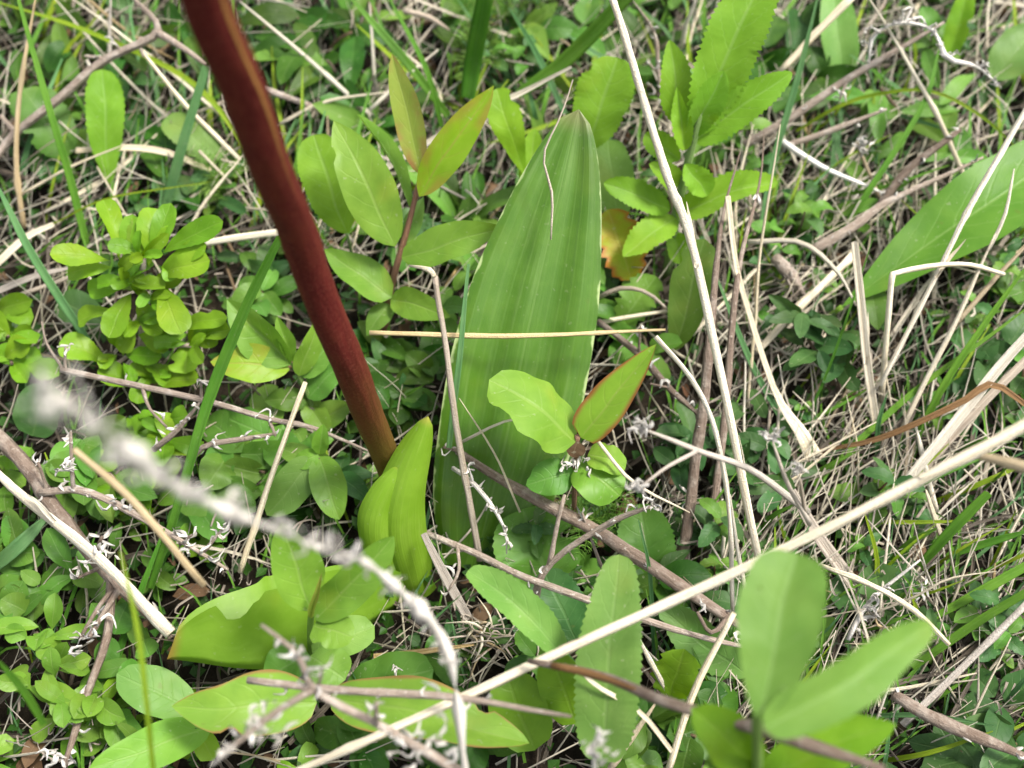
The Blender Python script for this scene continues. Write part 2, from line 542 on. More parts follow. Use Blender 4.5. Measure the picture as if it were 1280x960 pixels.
M['grass'] = leaf_mat('grass_green', (0.085, 0.215, 0.028), (0.115, 0.255, 0.036), (0.17, 0.32, 0.08), rough=0.42, trans=0.32, par=7, vein_amt=0.35, midw=0.05, vary=0.2, speck=0.2)
M['grassblue'] = leaf_mat('grass_blue_green', (0.085, 0.200, 0.072), (0.115, 0.235, 0.090), (0.17, 0.29, 0.13), rough=0.45, trans=0.28, par=7, vein_amt=0.3, midw=0.06, vary=0.12, speck=0.2)
M['grassyel'] = leaf_mat('grass_yellow_green', (0.170, 0.270, 0.022), (0.22, 0.31, 0.03), (0.26, 0.34, 0.06), rough=0.45, trans=0.3, par=5, vein_amt=0.3, vary=0.12, speck=0.2)
M['straw'] = straw_mat('pale_straw', (0.76, 0.70, 0.56), (0.57, 0.49, 0.35), (0.25, 0.18, 0.10), vary=0.22)
M['white'] = straw_mat('bleached_straw', (0.72, 0.65, 0.51), (0.56, 0.48, 0.34), (0.27, 0.19, 0.11), vary=0.12, stain=0.6)
M['tan'] = straw_mat('tan_straw', (0.46, 0.36, 0.21), (0.34, 0.25, 0.13), (0.16, 0.10, 0.05), vary=0.3)
M['gold'] = straw_mat('golden_straw', (0.62, 0.44, 0.14), (0.55, 0.37, 0.11), (0.35, 0.20, 0.05), vary=0.05)
M['rust'] = straw_mat('rust_brown_straw', (0.24, 0.150, 0.075), (0.17, 0.095, 0.045), (0.09, 0.05, 0.03), vary=0.15)
M['grey'] = straw_mat('grey_straw', (0.47, 0.41, 0.34), (0.36, 0.30, 0.24), (0.17, 0.13, 0.10), vary=0.2)
M['rot'] = straw_mat('rotted_grass', (0.15, 0.115, 0.075), (0.09, 0.066, 0.042), (0.035, 0.025, 0.015), vary=0.2)
M['rotgrey'] = straw_mat('rotted_grey_grass', (0.17, 0.145, 0.115), (0.10, 0.082, 0.064), (0.035, 0.028, 0.02), vary=0.2)
M['bark'] = bark_mat('brown_bark', (0.135, 0.096, 0.072), (0.215, 0.165, 0.130), (0.36, 0.31, 0.26))
M['twig'] = bark_mat('pinkish_grey_bark', (0.235, 0.180, 0.142), (0.37, 0.305, 0.25), (0.55, 0.49, 0.43))
M['husk'] = straw_mat('white_husk', (0.78, 0.75, 0.70), (0.62, 0.57, 0.51), (0.32, 0.27, 0.22), rough=0.75, vary=0.25)
M['greenstem'] = straw_mat('green_stem', (0.170, 0.285, 0.055), (0.13, 0.23, 0.04), (0.14, 0.14, 0.05), vary=0.1)
M['purplestem'] = straw_mat('purple_stem', (0.27, 0.145, 0.095), (0.20, 0.11, 0.07), (0.13, 0.06, 0.05), vary=0.05)
M['brownstem'] = straw_mat('brown_stem', (0.150, 0.105, 0.060), (0.11, 0.075, 0.045), (0.06, 0.04, 0.03), vary=0.2)

def redstem_mat(stripe_u):
    g = G('maroon_stem')
    u, v = g.uv()
    n1 = g.noise(g.scale(g.uvv, (7, 1.0, 1)), 1.5, 4)
    c = g.mix(g.smooth(n1, 0.3, 0.7), (0.058, 0.006, 0.006), (0.090, 0.012, 0.010))
    n0 = g.noise(g.obj, 900, 2)
    c = g.mix(g.m('MULTIPLY', g.smooth(n0, 0.45, 0.7), 0.4), c, (0.16, 0.045, 0.028))
    nb = g.noise(g.obj, 90, 4)
    c = g.mix(g.m('MULTIPLY', g.smooth(nb, 0.48, 0.68), 0.55), c, (0.105, 0.020, 0.012))
    # the natural olive foot of the stem and a paler yellowish stripe along one flank, upper part only
    low = g.m('SUBTRACT', 1.0, g.smooth(g.m('ADD', v, g.m('MULTIPLY', n1, 0.7)), 0.9, 4.2))
    c = g.mix(g.m('POWER', low, 1.4), c, (0.135, 0.105, 0.018))
    stripe = g.m('SUBTRACT', 1.0, g.smooth(g.m('ABSOLUTE', g.m('SUBTRACT', u, stripe_u)), 0.012, 0.05))
    stripe = g.m('MULTIPLY', stripe, g.m('MULTIPLY', g.smooth(v, 5.0, 6.3), g.smooth(n1, 0.2, 0.5)))
    c = g.mix(g.m('MULTIPLY', stripe, 0.55), c, (0.34, 0.20, 0.05))
    h = g.m('ADD', n1, g.m('MULTIPLY', n0, 0.4))
    return g.surface(c, 0.66, 0.12, g.bump(h, 0.7, 0.0010))

def soil_mat():
    g = G('dark_soil')
    g.uv()
    n1 = g.noise(g.obj, 60, 6, 0.65)
    n2 = g.noise(g.obj, 9, 4)
    n3 = g.noise(g.obj, 350, 4, 0.7)
    c = g.mix(g.smooth(n1, 0.35, 0.7), (0.010, 0.008, 0.005), (0.026, 0.019, 0.012))
    c = g.mix(g.smooth(n3, 0.64, 0.74), c, (0.09, 0.065, 0.04))
    geo = nd(g.nt, 'ShaderNodeNewGeometry')
    ln = nd(g.nt, 'ShaderNodeVectorMath', operation='LENGTH')
    g.L(geo.outputs['Position'], ln.inputs[0])
    grass = g.mix(n2, (0.045, 0.080, 0.018), (0.09, 0.11, 0.035))
    c = g.mix(g.smooth(ln.outputs['Value'], 0.9, 2.0), c, grass)
    return g.surface(c, 0.95, 0.15, g.bump(n1, 1.0, 0.006))
M['soil'] = soil_mat()

# ------------------------------------------------------------------ ground
def ground():
    xs = sorted(set([round(x, 4) for x in np.linspace(-0.9, 0.9, 91)] + [-60, -20, -6, -2.5, -1.4, 1.4, 2.5, 6, 20, 60]))
    ys = sorted(set([round(y, 4) for y in np.linspace(-0.6, 1.4, 101)] + [-60, -20, -6, -2, -1, 2, 3, 6, 20, 60]))
    V, F = [], []
    for y in ys:
        for x in xs:
            near = 1.0 if (abs(x) < 1.5 and abs(y) < 1.6) else 0.0
            z = -0.006 + near * (0.007 * mnoise.noise((x * 9, y * 9, 0)) + 0.004 * mnoise.noise((x * 31, y * 31, 4)))
            V.append((x, y, z))
    m = len(xs)
    for j in range(len(ys) - 1):
        for i in range(m - 1):
            F.append((j * m + i, j * m + i + 1, (j + 1) * m + i + 1, (j + 1) * m + i))
    o = link('ground', make_mesh('ground', V, F), M['soil'])
    o['kind'] = 'structure'
ground()

rg = random.Random(5)
def stuff_cover():
    """ground-hugging leaflets nobody could count"""
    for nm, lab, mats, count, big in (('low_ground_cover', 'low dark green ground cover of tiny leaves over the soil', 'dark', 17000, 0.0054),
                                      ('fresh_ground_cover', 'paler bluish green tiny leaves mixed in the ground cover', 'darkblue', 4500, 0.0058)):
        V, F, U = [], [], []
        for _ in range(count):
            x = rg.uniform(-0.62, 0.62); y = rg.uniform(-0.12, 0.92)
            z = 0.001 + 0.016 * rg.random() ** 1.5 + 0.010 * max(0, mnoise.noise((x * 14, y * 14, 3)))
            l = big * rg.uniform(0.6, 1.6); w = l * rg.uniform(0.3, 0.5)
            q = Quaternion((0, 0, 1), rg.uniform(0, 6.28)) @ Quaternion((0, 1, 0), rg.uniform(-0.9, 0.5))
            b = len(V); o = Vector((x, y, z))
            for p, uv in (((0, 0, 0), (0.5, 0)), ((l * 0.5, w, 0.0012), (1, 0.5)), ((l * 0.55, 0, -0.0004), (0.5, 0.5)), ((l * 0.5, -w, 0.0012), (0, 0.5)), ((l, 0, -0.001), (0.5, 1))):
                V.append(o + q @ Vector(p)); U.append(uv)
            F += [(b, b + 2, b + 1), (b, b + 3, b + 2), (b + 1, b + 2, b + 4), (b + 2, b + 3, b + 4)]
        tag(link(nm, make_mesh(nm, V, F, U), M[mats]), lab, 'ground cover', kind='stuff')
    for nm, lab, mats, count in (('straw_litter', 'fine dry straw litter strewn over the soil', 'rotgrey', 4200), ('pale_straw_litter', 'bleached short straw bits strewn through the undergrowth', 'straw', 1400), ('bleached_fine_straw', 'fine bleached white straw threaded over the undergrowth', 'white', 300)):
        V, F, U = [], [], []
        for _ in range(count):
            x = rg.uniform(-0.62, 0.62); y = rg.uniform(-0.12, 0.92)
            if x < 0.05 and rg.random() < 0.55:
                continue
            a = rg.gauss(1.0, 0.9); l = rg.uniform(0.012, 0.06); r_ = rg.uniform(0.00018, 0.0006)
            z = rg.uniform(0.002, 0.019); dz = rg.uniform(-0.2, 0.2)
            p0 = Vector((x, y, z)); d = Vector((math.cos(a), math.sin(a), dz)) * l
            sidev = Vector((-math.sin(a), math.cos(a), 0)); bend = sidev * rg.uniform(-0.2, 0.2) * l
            v, f, u = tube([p0, p0 + d * 0.5 + bend, p0 + d], [r_, r_, r_ * 0.5], n=4, sides=3)
            b = len(V); V += v; U += u; F += [tuple(i + b for i in ff) for ff in f]
        if mats in ('straw', 'white'):
            for _ in range(1150 if mats == 'straw' else 750):
                zone = rg.random()
                px, py = (rg.uniform(860, 1320), rg.uniform(-30, 960)) if zone < 0.55 else (rg.uniform(-30, 860), rg.uniform(-30, 330)) if zone < 0.82 else (rg.uniform(-30, 860), rg.uniform(330, 980))
                a = R(rg.gauss(58, 36)); l = rg.uniform(50, 170); h0, h1 = rg.uniform(0.3, 1.6), rg.uniform(1.0, 4.2)
                q = [at(px, py, h0), at(px + math.cos(a) * l * 0.5 + rg.gauss(0, 6), py - math.sin(a) * l * 0.5, (h0 + h1) * 0.5 + 0.2), at(px + math.cos(a) * l, py - math.sin(a) * l, h1)]
                r_ = rg.uniform(0.00022, 0.00075)
                v, f, u = tube(q, [r_, r_, r_ * 0.4], n=7, sides=4, wob=0.0012, flat=0.6, seed=rg.random() * 50)
                u = [(x_, y_ + _ * 3.7) for x_, y_ in u]
                b = len(V); V += v; U += u; F += [tuple(i + b for i in ff) for ff in f]
        tag(link(nm, make_mesh(nm, V, F, U), M[mats]), lab, 'straw litter', kind='stuff')
stuff_cover()

def matted():
    """last year's grass pressed flat on the soil, and the fine new grass growing through it"""
    rm = random.Random(77)
    for nm, lab, mats, cat, cnt, up in (('matted_dead_grass', 'flattened greyish dead grass matted over the soil', 'rotgrey', 'dead grass', 750, False), ('matted_tan_grass', 'flattened tan dead grass mixed into the mat', 'rot', 'dead grass', 300, False),
                                        ('fine_green_grass', 'fine thin green grass growing through the undergrowth', 'grass', 'grass', 820, True), ('fine_bluish_grass', 'fine bluish grass growing through the undergrowth', 'grassblue', 'grass', 420, True)):
        V, F, U = [], [], []
        for i in range(cnt):
            zone = rm.random()
            px, py = (rm.uniform(800, 1340), rm.uniform(-60, 1000)) if zone < 0.48 else (rm.uniform(-60, 860), rm.uniform(-60, 330)) if zone < 0.80 else (rm.uniform(-60, 860), rm.uniform(330, 1000))
            if up and 560 < px < 960 and py > 420 and rm.random() < 0.7:
                continue
            a = R(rm.gauss(75, 35)) if up else R(rm.uniform(0, 180) if zone > 0.48 else rm.gauss(60, 40))
            l = rm.uniform(50, 150) if up else rm.uniform(40, 170)
            h0 = rm.uniform(0.1, 0.5) if up else rm.uniform(0.2, 1.6)
            h1 = rm.uniform(1.0, 3.2) if up else h0 + rm.uniform(-0.2, 1.2)
            dx, dy = math.cos(a) * l, -math.sin(a) * l
            j = l * 0.08
            q = [at(px, py, h0), at(px + dx * 0.5 + rm.gauss(0, j), py + dy * 0.5 + rm.gauss(0, j), (h0 + h1) * 0.5 + (0.5 if up else 0.15)), at(px + dx + rm.gauss(0, j), py + dy + rm.gauss(0, j), h1)]
            w = rm.uniform(0.0008, 0.0019) if up else rm.uniform(0.0009, 0.0030)
            v, f, u = blade(q, [w * 0.8, w, w, w * 0.2], n=7, fold=rm.uniform(10, 55), twist=rm.uniform(-140, 140), wob=0.0012, curl=0.2, seed=i * 1.3)
            u = [(x_, y_ + i * 2.3) for x_, y_ in u]
            b = len(V); V += v; U += u; F += [tuple(k + b for k in ff) for ff in f]
        tag(link(nm, make_mesh(nm, V, F, U), M[mats]), lab, cat, kind='stuff')
matted()

# ------------------------------------------------------------------ object helpers
def P(t):
    return at(*t)

def plant(name, label, cat, base, group=None):
    return thing(name, label, cat, P(base), group)

def add(parent, name, geo, mat):
    V, F, U = geo
    b = parent.location
    return link(name, make_mesh(name, shifted(V, b), F, U), M[mat], parent)

_seed = [0.0]
def nxt():
    _seed[0] += 1.37
    return _seed[0]

def leaf(parent, base, tip, w, mat='bright', mid=None, arch=0.06, roll=0, n=None, k=0.4, label=None, name='leaf', **kw):
    b, t = P(base), P(tip)
    m = P(mid) if mid else b.lerp(t, 0.5)
    sd_ = nxt()
    kw.setdefault('seed', sd_)
    rv = random.Random(int(sd_ * 1000))
    if kw.get('wild', 1.0) >= 1.0:            # age: every leaf its own outline, some chewed
        sh = kw.get('shape', 'ov')
        a_, b__ = SHAPES[sh] if isinstance(sh, str) else sh
        kw['shape'] = (a_ * rv.uniform(0.85, 1.2), b__ * rv.uniform(0.85, 1.2))
        kw['fold'] = kw.get('fold', 12) * rv.uniform(0.6, 1.6)
        if rv.random() < 0.28 and 'nib' not in kw:
            kw['nib'] = ((rv.uniform(0.3, 0.9), rv.uniform(0.03, 0.07), rv.uniform(0.12, 0.4), rv.randint(0, 1)),)
            kw.setdefault('nv', None if kw.get('serr') else 22)
        roll += rv.uniform(-10, 10)
        tg = (t - b).normalized()
    nn = n.copy() if n is not None else ((C0 - m).normalized() * (1 - k) + Vector((0, 0, k)))
    tg = (t - b).normalized()
    if roll:
        nn = Quaternion(tg, R(roll)) @ nn
    nn = (nn - tg * nn.dot(tg)).normalized()
    if not mid and arch:
        m = m + nn * arch * (t - b).length
    geo = leaf_mesh([b, m, t], w * m_per_px(m), nn, **kw)
    o = add(parent, name, geo, mat)
    if label:
        o['label'] = label
    return o

def stem(parent, pts, w, mat='greenstem', name='stem', wob=0.0004, knob=0.0, sides=7):
    q = [P(p) for p in pts]
    ws = w if isinstance(w, (list, tuple)) else [w]
    rad = [x * 0.5 * m_per_px(q[min(i, len(q) - 1)]) for i, x in enumerate(ws)] if len(ws) == len(q) else [x * 0.5 * m_per_px(q[len(q) // 2]) for x in ws]
    return add(parent, name, tube(q, rad, wob=wob, knob=knob, sides=sides, seed=nxt()), mat)

def single(name, label, cat, geo, mat, group=None):
    V, F, U = geo
    b = V[0]
    o = link(name, make_mesh(name, shifted(V, b), F, U), M[mat], loc=b)
    return tag(o, label, cat, group)

def straw(label, pts, w, mat='straw', kind='tube', wob=0.0007, name='dry_straw', cat='straw', taper=True, group=None, **kw):
    q = [P(p) for p in pts]
    ws = list(w) if isinstance(w, (list, tuple)) else ([w, w, w * 0.9, w * 0.75, w * 0.3] if taper else [w, w])
    mp = [m_per_px(p) for p in q]
    mm = np.interp(np.linspace(0, 1, len(ws)), np.linspace(0, 1, len(mp)), mp)
    wm = [x * y for x, y in zip(ws, mm)]
    s = nxt()
    if kind == 'tube':
        geo = tube(q, [x * 0.5 for x in wm], wob=wob, knob=kw.get('knob', 0.2), sides=kw.get('sides', 7), flat=kw.get('flat', 0.8), seed=s, nodes=0.35 if max(wm) > 0.0022 else 0.15)
    else:
        geo = blade(q, wm, wob=wob, seed=s, fold=kw.get('fold', 22), twist=kw.get('twist', 0), curl=kw.get('curl', 0.0))
    return single(name, label, cat, geo, mat, group)

def grass(label, pts, w, mat='grass', wob=0.0006, fold=28, twist=25, group=None):
    ws = w if isinstance(w, (list, tuple)) else [w * 0.8, w, w, w * 0.8, w * 0.25]
    return straw(label, pts, ws, mat, 'blade', wob, 'grass_blade', 'grass', group=group, fold=fold, twist=twist)

rh = random.Random(21)
HUSKS = []
for i in range(12):
    L = rh.uniform(0.0032, 0.0068)
    pts = [Vector((0, 0, 0)), Vector((rh.uniform(-.4, .4), rh.uniform(-.3, .3), 0.5)) * L, Vector((rh.uniform(-.9, .9), rh.uniform(-.5, .5), rh.uniform(0.5, 1.0))) * L]
    v, f, u = blade(pts, [0.0008, rh.uniform(0.0013, 0.0027), 0.0014, 0.0004], n=5, fold=rh.uniform(10, 60), twist=rh.uniform(-160, 160), hint=Vector((0.3, 1, 0.2)), curl=0.5, seed=i * 3.1)
    me = make_mesh('husk', v, f, u); me.materials.append(M['husk']); HUSKS.append(me)

def husk(parent, p, size=1.0, name='husk', off=None):
    o = link(name, rh.choice(HUSKS), None, parent)
    o.location = p - (parent.location if off is None else off)
    o.rotation_euler = (rh.uniform(-2, 2), rh.uniform(-2, 2), rh.uniform(0, 6.28))
    o.scale = [size * rh.uniform(0.7, 1.3)] * 3
    return o

def twig(label, pts, w, mat='twig', husks=0, hs=1.0, sides=(), knob=0.22, wob=0.0012, clump=(), name='dead_twig', cat='twig', hr=(0.0, 1.0), lump=0.0):
    q = [P(p) for p in pts]
    t = thing(name, label, cat, q[0])
    ws = w if isinstance(w, (list, tuple)) else [w, w, w * 0.8]
    mp = [m_per_px(p) for p in q]
    mm = np.interp(np.linspace(0, 1, len(ws)), np.linspace(0, 1, len(mp)), mp)
    s = nxt()
    add(t, 'stem', tube(q, [x * y * 0.5 for x, y in zip(ws, mm)] + [ws[-1] * mp[-1] * 0.22], wob=wob, knob=knob, sides=8, seed=s, lump=lump), mat)
    c = crom(q, 60)
    for sp in sides:
        pp, sw = sp[0], sp[1]
        sq = [P(p) for p in pp]
        st_ = add(t, 'side_twig', tube(sq, [sw * 0.5 * m_per_px(sq[0]), sw * 0.3 * m_per_px(sq[-1])], wob=wob, knob=knob, sides=6, seed=nxt()), mat)
        for _ in range(sp[2] if len(sp) > 2 else 0):
            husk(st_, sq[-1].lerp(sq[0], rh.random() ** 2 * 0.6) + Vector((rh.gauss(0, .0005), rh.gauss(0, .0005), rh.gauss(0, .0005))), hs, off=t.location)
    for _ in range(husks):
        i = int(60 * rh.uniform(*hr))
        husk(t, c[i] + Vector((rh.gauss(0, .0006), rh.gauss(0, .0006), rh.gauss(0.0004, .0006))), hs)
    for (cp, nn, spread) in clump:
        p0 = P(cp)
        for _ in range(nn):
            husk(t, p0 + Vector((rh.gauss(0, spread), rh.gauss(0, spread), rh.gauss(0, spread))), hs)
    return t

def debris():
    """curled dry scraps caught everywhere between the plants"""
    rd = random.Random(44)
    V, F, U = [], [], []
    spots = [(60, 590, 60), (130, 720, 50), (230, 560, 50), (290, 690, 40), (600, 790, 40), (1100, 760, 60), (1200, 640, 80), (1000, 250, 70), (1180, 400, 90), (920, 200, 40), (170, 60, 70), (420, 120, 60), (700, 100, 60), (880, 640, 60), (1200, 850, 80), (90, 900, 40)]
    for i in range(800):
        if rd.random() < 0.6:
            cx, cy_, sp = rd.choice(spots)
            px, py = rd.gauss(cx, sp), rd.gauss(cy_, sp)
        else:
            px, py = rd.uniform(-40, 1320), rd.uniform(-40, 1000)
        p = at(px, py, rd.uniform(0.4, 3.0))
        L = rd.uniform(0.004, 0.015)
        d = Vector((rd.gauss(0, 1), rd.gauss(0, 1), rd.gauss(0, 0.6))).normalized() * L
        e = Vector((rd.gauss(0, 1), rd.gauss(0, 1), rd.gauss(0, 0.7))).normalized() * L * (0.25 if i % 3 else 0.6)
        w = rd.uniform(0.0003, 0.0011)
        v, f, u = blade([p, p + d * 0.5, p + d * 0.7 + e * 0.5, p + d * 0.6 + e], [w, w * 1.2, w, w * 0.4], n=6, fold=rd.uniform(0, 50), twist=rd.uniform(-200, 200), curl=0.3, seed=i * 1.1)
        u = [(a, b + i * 3.1) for a, b in u]
        b0 = len(V); V += v; U += u; F += [tuple(k + b0 for k in ff) for ff in f]
    tag(link('dry_debris', make_mesh('dry_debris', V, F, U), M['grey']), 'curled whitish dry scraps caught between plants everywhere', 'debris', kind='stuff')
    V, F, U = [], [], []
    for i in range(300):                       # old brown leaf bits on the soil
        px, py = rd.uniform(-40, 1320), rd.uniform(-40, 1000)
        p = at(px, py, rd.uniform(0.2, 1.2)); L = rd.uniform(0.006, 0.018)
        q = Quaternion((0, 0, 1), rd.uniform(0, 6.28)) @ Quaternion((0, 1, 0), rd.uniform(-0.6, 0.4))
        c = [p, p + q @ Vector((L * 0.5, 0, L * 0.2)), p + q @ Vector((L, 0, -L * 0.1))]
        v, f, u = leaf_mesh(c, L * rd.uniform(0.3, 0.6), q @ Vector((0, 0, 1)), shape='ov', fold=rd.uniform(-20, 50), nv=6, nu=4, seed=i * 0.7)
        b0 = len(V); V += v; U += u; F += [tuple(k + b0 for k in ff) for ff in f]
    tag(link('brown_leaf_litter', make_mesh('brown_leaf_litter', V, F, U), M['oldleaf']), 'small withered brown leaf bits lying on the soil', 'leaf litter', kind='stuff')
debris()

# ------------------------------------------------------------------ the tall red-stemmed plant
hero = plant('red_stemmed_plant', 'tall plant with a thick maroon stem rising out of a yellow-green sheath', 'plant', (507, 735, 0))
hq = [at(520, 720, 0.3), at(494, 605, 2.8)]
for (x, y, d) in ((446, 480, 0.440), (382, 320, 0.375), (319, 157, 0.308), (257, 0, 0.262), (196, -150, 0.232)):
    hq.append(C0 + ray(x, y) * d)
hgeo = tube(hq, [0.0060, 0.0066, 0.0066, 0.0066, 0.0066, 0.0066, 0.0064], n=60, sides=20, wob=0.0006, knob=0.03, seed=3.0)
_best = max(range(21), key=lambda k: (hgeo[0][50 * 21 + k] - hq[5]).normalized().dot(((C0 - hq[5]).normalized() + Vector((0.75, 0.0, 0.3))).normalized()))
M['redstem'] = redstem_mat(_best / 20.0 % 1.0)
add(hero, 'stem', tube(hq, [0.0056, 0.0061, 0.0067, 0.0065, 0.0063, 0.0060, 0.0058], n=60, sides=20, wob=0.0009, knob=0.05, seed=3.0), 'redstem')['label'] = 'thick maroon stem with an olive foot'
leaf(hero, (517, 752, 0.2), (535, 520, 8.2), 97, 'sheath', mid=(494, 652, 4.8), name='sheath_leaf', wild=0.3, shape=(0.34, 0.62), fold=-8, cup=-62, basew=0.8, ripple=0.015,
     nv=26, nu=16, k=0.1, roll=-8, label='pointed yellow-green sheath wrapped round the stem foot')
leaf(hero, (503, 748, 0.3), (503, 582, 6.6), 66, 'sheath', mid=(472, 664, 4.6), name='sheath_margin', shape=(0.34, 0.5), fold=-6, cup=-70, basew=0.8, ripple=0.01, nv=20, nu=12, k=0.1, roll=14, wild=0.3)
leaf(hero, (512, 748, 0.3), (209, 824, 5.2), 236, 'curl', mid=(366, 832, 3.6), n=Vector((0, 1, 0.35)), foldL=64, foldR=80, cup=-8, shape=(0.45, 0.46), basew=0.5,
     ripple=0.03, rfreq=2.0, nv=40, nu=16, name='folded_leaf', wild=0.5, nib=((0.775, 0.055, 0.30, 0), (0.70, 0.04, 0.12, 0)), label='broad leaf folded lengthwise with a nibbled edge')

bl = plant('broad_leaf_plant', 'single large upright ribbed green leaf in the middle of the picture', 'leaf', (592, 712, 0))
leaf(bl, (592, 712, 0.2), (724, 136, 13.5), 177, 'broad', mid=(655, 442, 7.0), shape=(0.40, 0.60), fold=5, foldR=12, cup=-14, basew=0.55, ripple=0.03, rfreq=1.4, pleat=(2.6, 0.06), nv=44, nu=32,
     k=0.15, roll=5, seed=4.1, wild=0.35, label='long ribbed blade with pale rim and brown withered tip')

# ------------------------------------------------------------------ leafy plants traced one by one
a = plant('leafy_shoot', 'young shoot with purple stem and opposite smooth leaves left of the big ribbed leaf', 'plant', (478, 432, 0.5))
stem(a, [(478, 432, 0.5), (488, 365, 4.0), (508, 290, 7.0), (526, 218, 9.6)], [9, 9, 8, 6], 'purplestem')
leaf(a, (527, 220, 9.6), (491, 66, 14), 39, 'blush', shape=(0.62, 0.82), fold=26, roll=-22, arch=-0.03, label='bronze flushed young top leaf')
leaf(a, (524, 246, 9.2), (616, 107, 13), 54, 'redtip', shape=(0.62, 0.82), fold=30, roll=16, arch=0.03, label='top leaf with a bronze streak')
leaf(a, (494, 308, 7), (417, 149, 10.6), 66, 'bright', shape=(0.62, 0.82), fold=8, arch=0.08)
leaf(a, (513, 262, 8), (446, 142, 10), 34, 'bright', shape=(0.62, 0.82), fold=35, roll=48)
leaf(a, (502, 322, 6.6), (636, 284, 8.4), 51, 'bright', shape=(0.62, 0.82), fold=14, arch=0.07, roll=8)
leaf(a, (490, 372, 4.6), (404, 312, 6), 51, 'bright', shape=(0.62, 0.82), fold=10, arch=0.06)
leaf(a, (488, 374, 4.4), (564, 396, 5.2), 41, 'bright', shape=(0.62, 0.82), fold=10, arch=0.1)
leaf(a, (486, 380, 4.0), (458, 420, 3.4), 30, 'mid', shape=(0.62, 0.82))
leaf(a, (505, 305, 6.4), (530, 245, 7.5), 25, 'blue', shape='lan', k=0.2)
leaf(a, (478, 430, 1.5), (446, 402, 3.0), 25, 'mid', shape=(0.62, 0.82))

b_ = plant('leafy_shoot', 'shoot with yellowish tipped leaf standing just left of the maroon stem', 'plant', (392, 545, 0.5))
stem(b_, [(394, 545, 0.5), (388, 500, 2.5), (366, 455, 4.8)], 6, 'greenstem')
leaf(b_, (364, 456, 4.8), (282, 374, 7.0), 64, 'bright', shape=(0.62, 0.82), fold=22, roll=-14, arch=0.02)
leaf(b_, (362, 462, 4.6), (262, 452, 5.6), 51, 'redtip', shape=(0.62, 0.82), fold=10, arch=0.05)
leaf(b_, (366, 452, 4.8), (346, 395, 6.6), 25, 'bright', shape=(0.62, 0.82), fold=25)
leaf(b_, (374, 470, 4.2), (398, 395, 6.4), 31, 'bright', shape=(0.62, 0.82), fold=18, roll=12)
leaf(b_, (378, 472, 4.0), (418, 418, 5.0), 33, 'mid', shape=(0.62, 0.82))
leaf(b_, (385, 498, 2.8), (428, 452, 4.0), 38, 'mid', shape=(0.62, 0.82))
leaf(b_, (390, 530, 1.6), (440, 505, 2.6), 38, 'mid', shape=(0.62, 0.82))
leaf(b_, (385, 500, 2.5), (330, 500, 3.0), 33, 'dark', shape=(0.62, 0.82))
leaf(b_, (384, 500, 2.2), (412, 548, 1.8), 34, 'bright', shape=(0.62, 0.82))

c_ = plant('leafy_shoot', 'small four-leaved shoot below the maroon stem on its left side', 'plant', (398, 640, 0.2))
stem(c_, [(398, 650, 0.2), (398, 572, 4.0)], 6, 'brownstem')
leaf(c_, (399, 570, 4), (424, 650, 3.2), 47, 'bright', shape='ov', fold=10, arch=0.09)
leaf(c_, (394, 574, 4), (333, 644, 3.0), 50, 'blue', shape='ov', fold=8, arch=0.08)
leaf(c_, (398, 568, 4.1), (366, 582, 4.0), 26, 'bright', shape='ov')
leaf(c_, (399, 568, 4.1), (404, 530, 5.4), 24, 'bright', shape='ov', fold=20)
leaf(c_, (396, 580, 3.4), (352, 560, 3.4), 30, 'mid', shape='ov')

d_ = plant('leafy_shoot', 'bright green shoot with a reddish bud in front of the folded leaf', 'plant', (390, 850, 1))
stem(d_, [(392, 852, 1), (388, 800, 5), (389, 762, 9)], 8, 'greenstem')
leaf(d_, (389, 764, 9), (352, 652, 12.5), 66, 'bright', shape='ov', fold=12, arch=-0.03, roll=-6)
leaf(d_, (394, 775, 8.6), (494, 672, 11), 60, 'bright', shape='ov', fold=28, roll=10)
leaf(d_, (392, 782, 8.4), (442, 797, 8.6), 48, 'bright', shape='round', fold=8, arch=0.12)
leaf(d_, (388, 772, 8.8), (402, 716, 11), 18, 'blush', shape='lan', fold=40, name='bud', label='narrow reddish bud')
leaf(d_, (388, 820, 5), (432, 850, 4.6), 58, 'mid', shape='round')
leaf(d_, (388, 820, 5), (330, 846, 4.4), 60, 'mid', shape='ov')
leaf(d_, (390, 815, 4.6), (468, 782, 4.6), 52, 'blue', shape='round')
leaf(d_, (388, 830, 4), (300, 870, 3), 46, 'dark', shape='ov')

e_ = plant('round_leaf', 'rounded green leaf carrying a white flake near the bottom', 'leaf', (432, 862, 2))
leaf(e_, (432, 862, 2.2), (543, 838, 3.4), 62, 'mid', shape='round', fold=6, arch=0.07)
fl = thing('white_flake', 'white dry flake lying on a rounded green leaf', 'flake', at(494, 845, 4.0))
for dx, dy in ((0, 0), (3, -8), (-3, 8), (2, 4)):
    husk(fl, at(494 + dx, 845 + dy, 4.0), 1.0, 'scale')
f_ = plant('red_margined_leaf', 'large yellow-green leaf with red margin at the bottom, right of centre-left', 'leaf', (416, 868, 4))
f_['label'] = 'long red-edged yellow-green leaf under the grey twig at the bottom'
leaf(f_, (412, 872, 5), (658, 930, 6.5), 84, 'rededge', shape=(0.55, 0.75), fold=20, arch=0.09, roll=4, nv=26, ripple=0.13, rfreq=2.4, nib=((0.42, 0.05, 0.3, 1), (0.75, 0.04, 0.25, 0)))
f2 = plant('red_margined_leaf', 'red-edged yellow-green leaf pointing left in the lower left corner', 'leaf', (396, 876, 4))
leaf(f2, (396, 878, 5.6), (214, 884, 7), 82, 'rededge', shape=(0.55, 0.8), fold=22, arch=0.08, roll=-6, nv=26, ripple=0.13, rfreq=2.2, nib=((0.6, 0.05, 0.28, 0),))
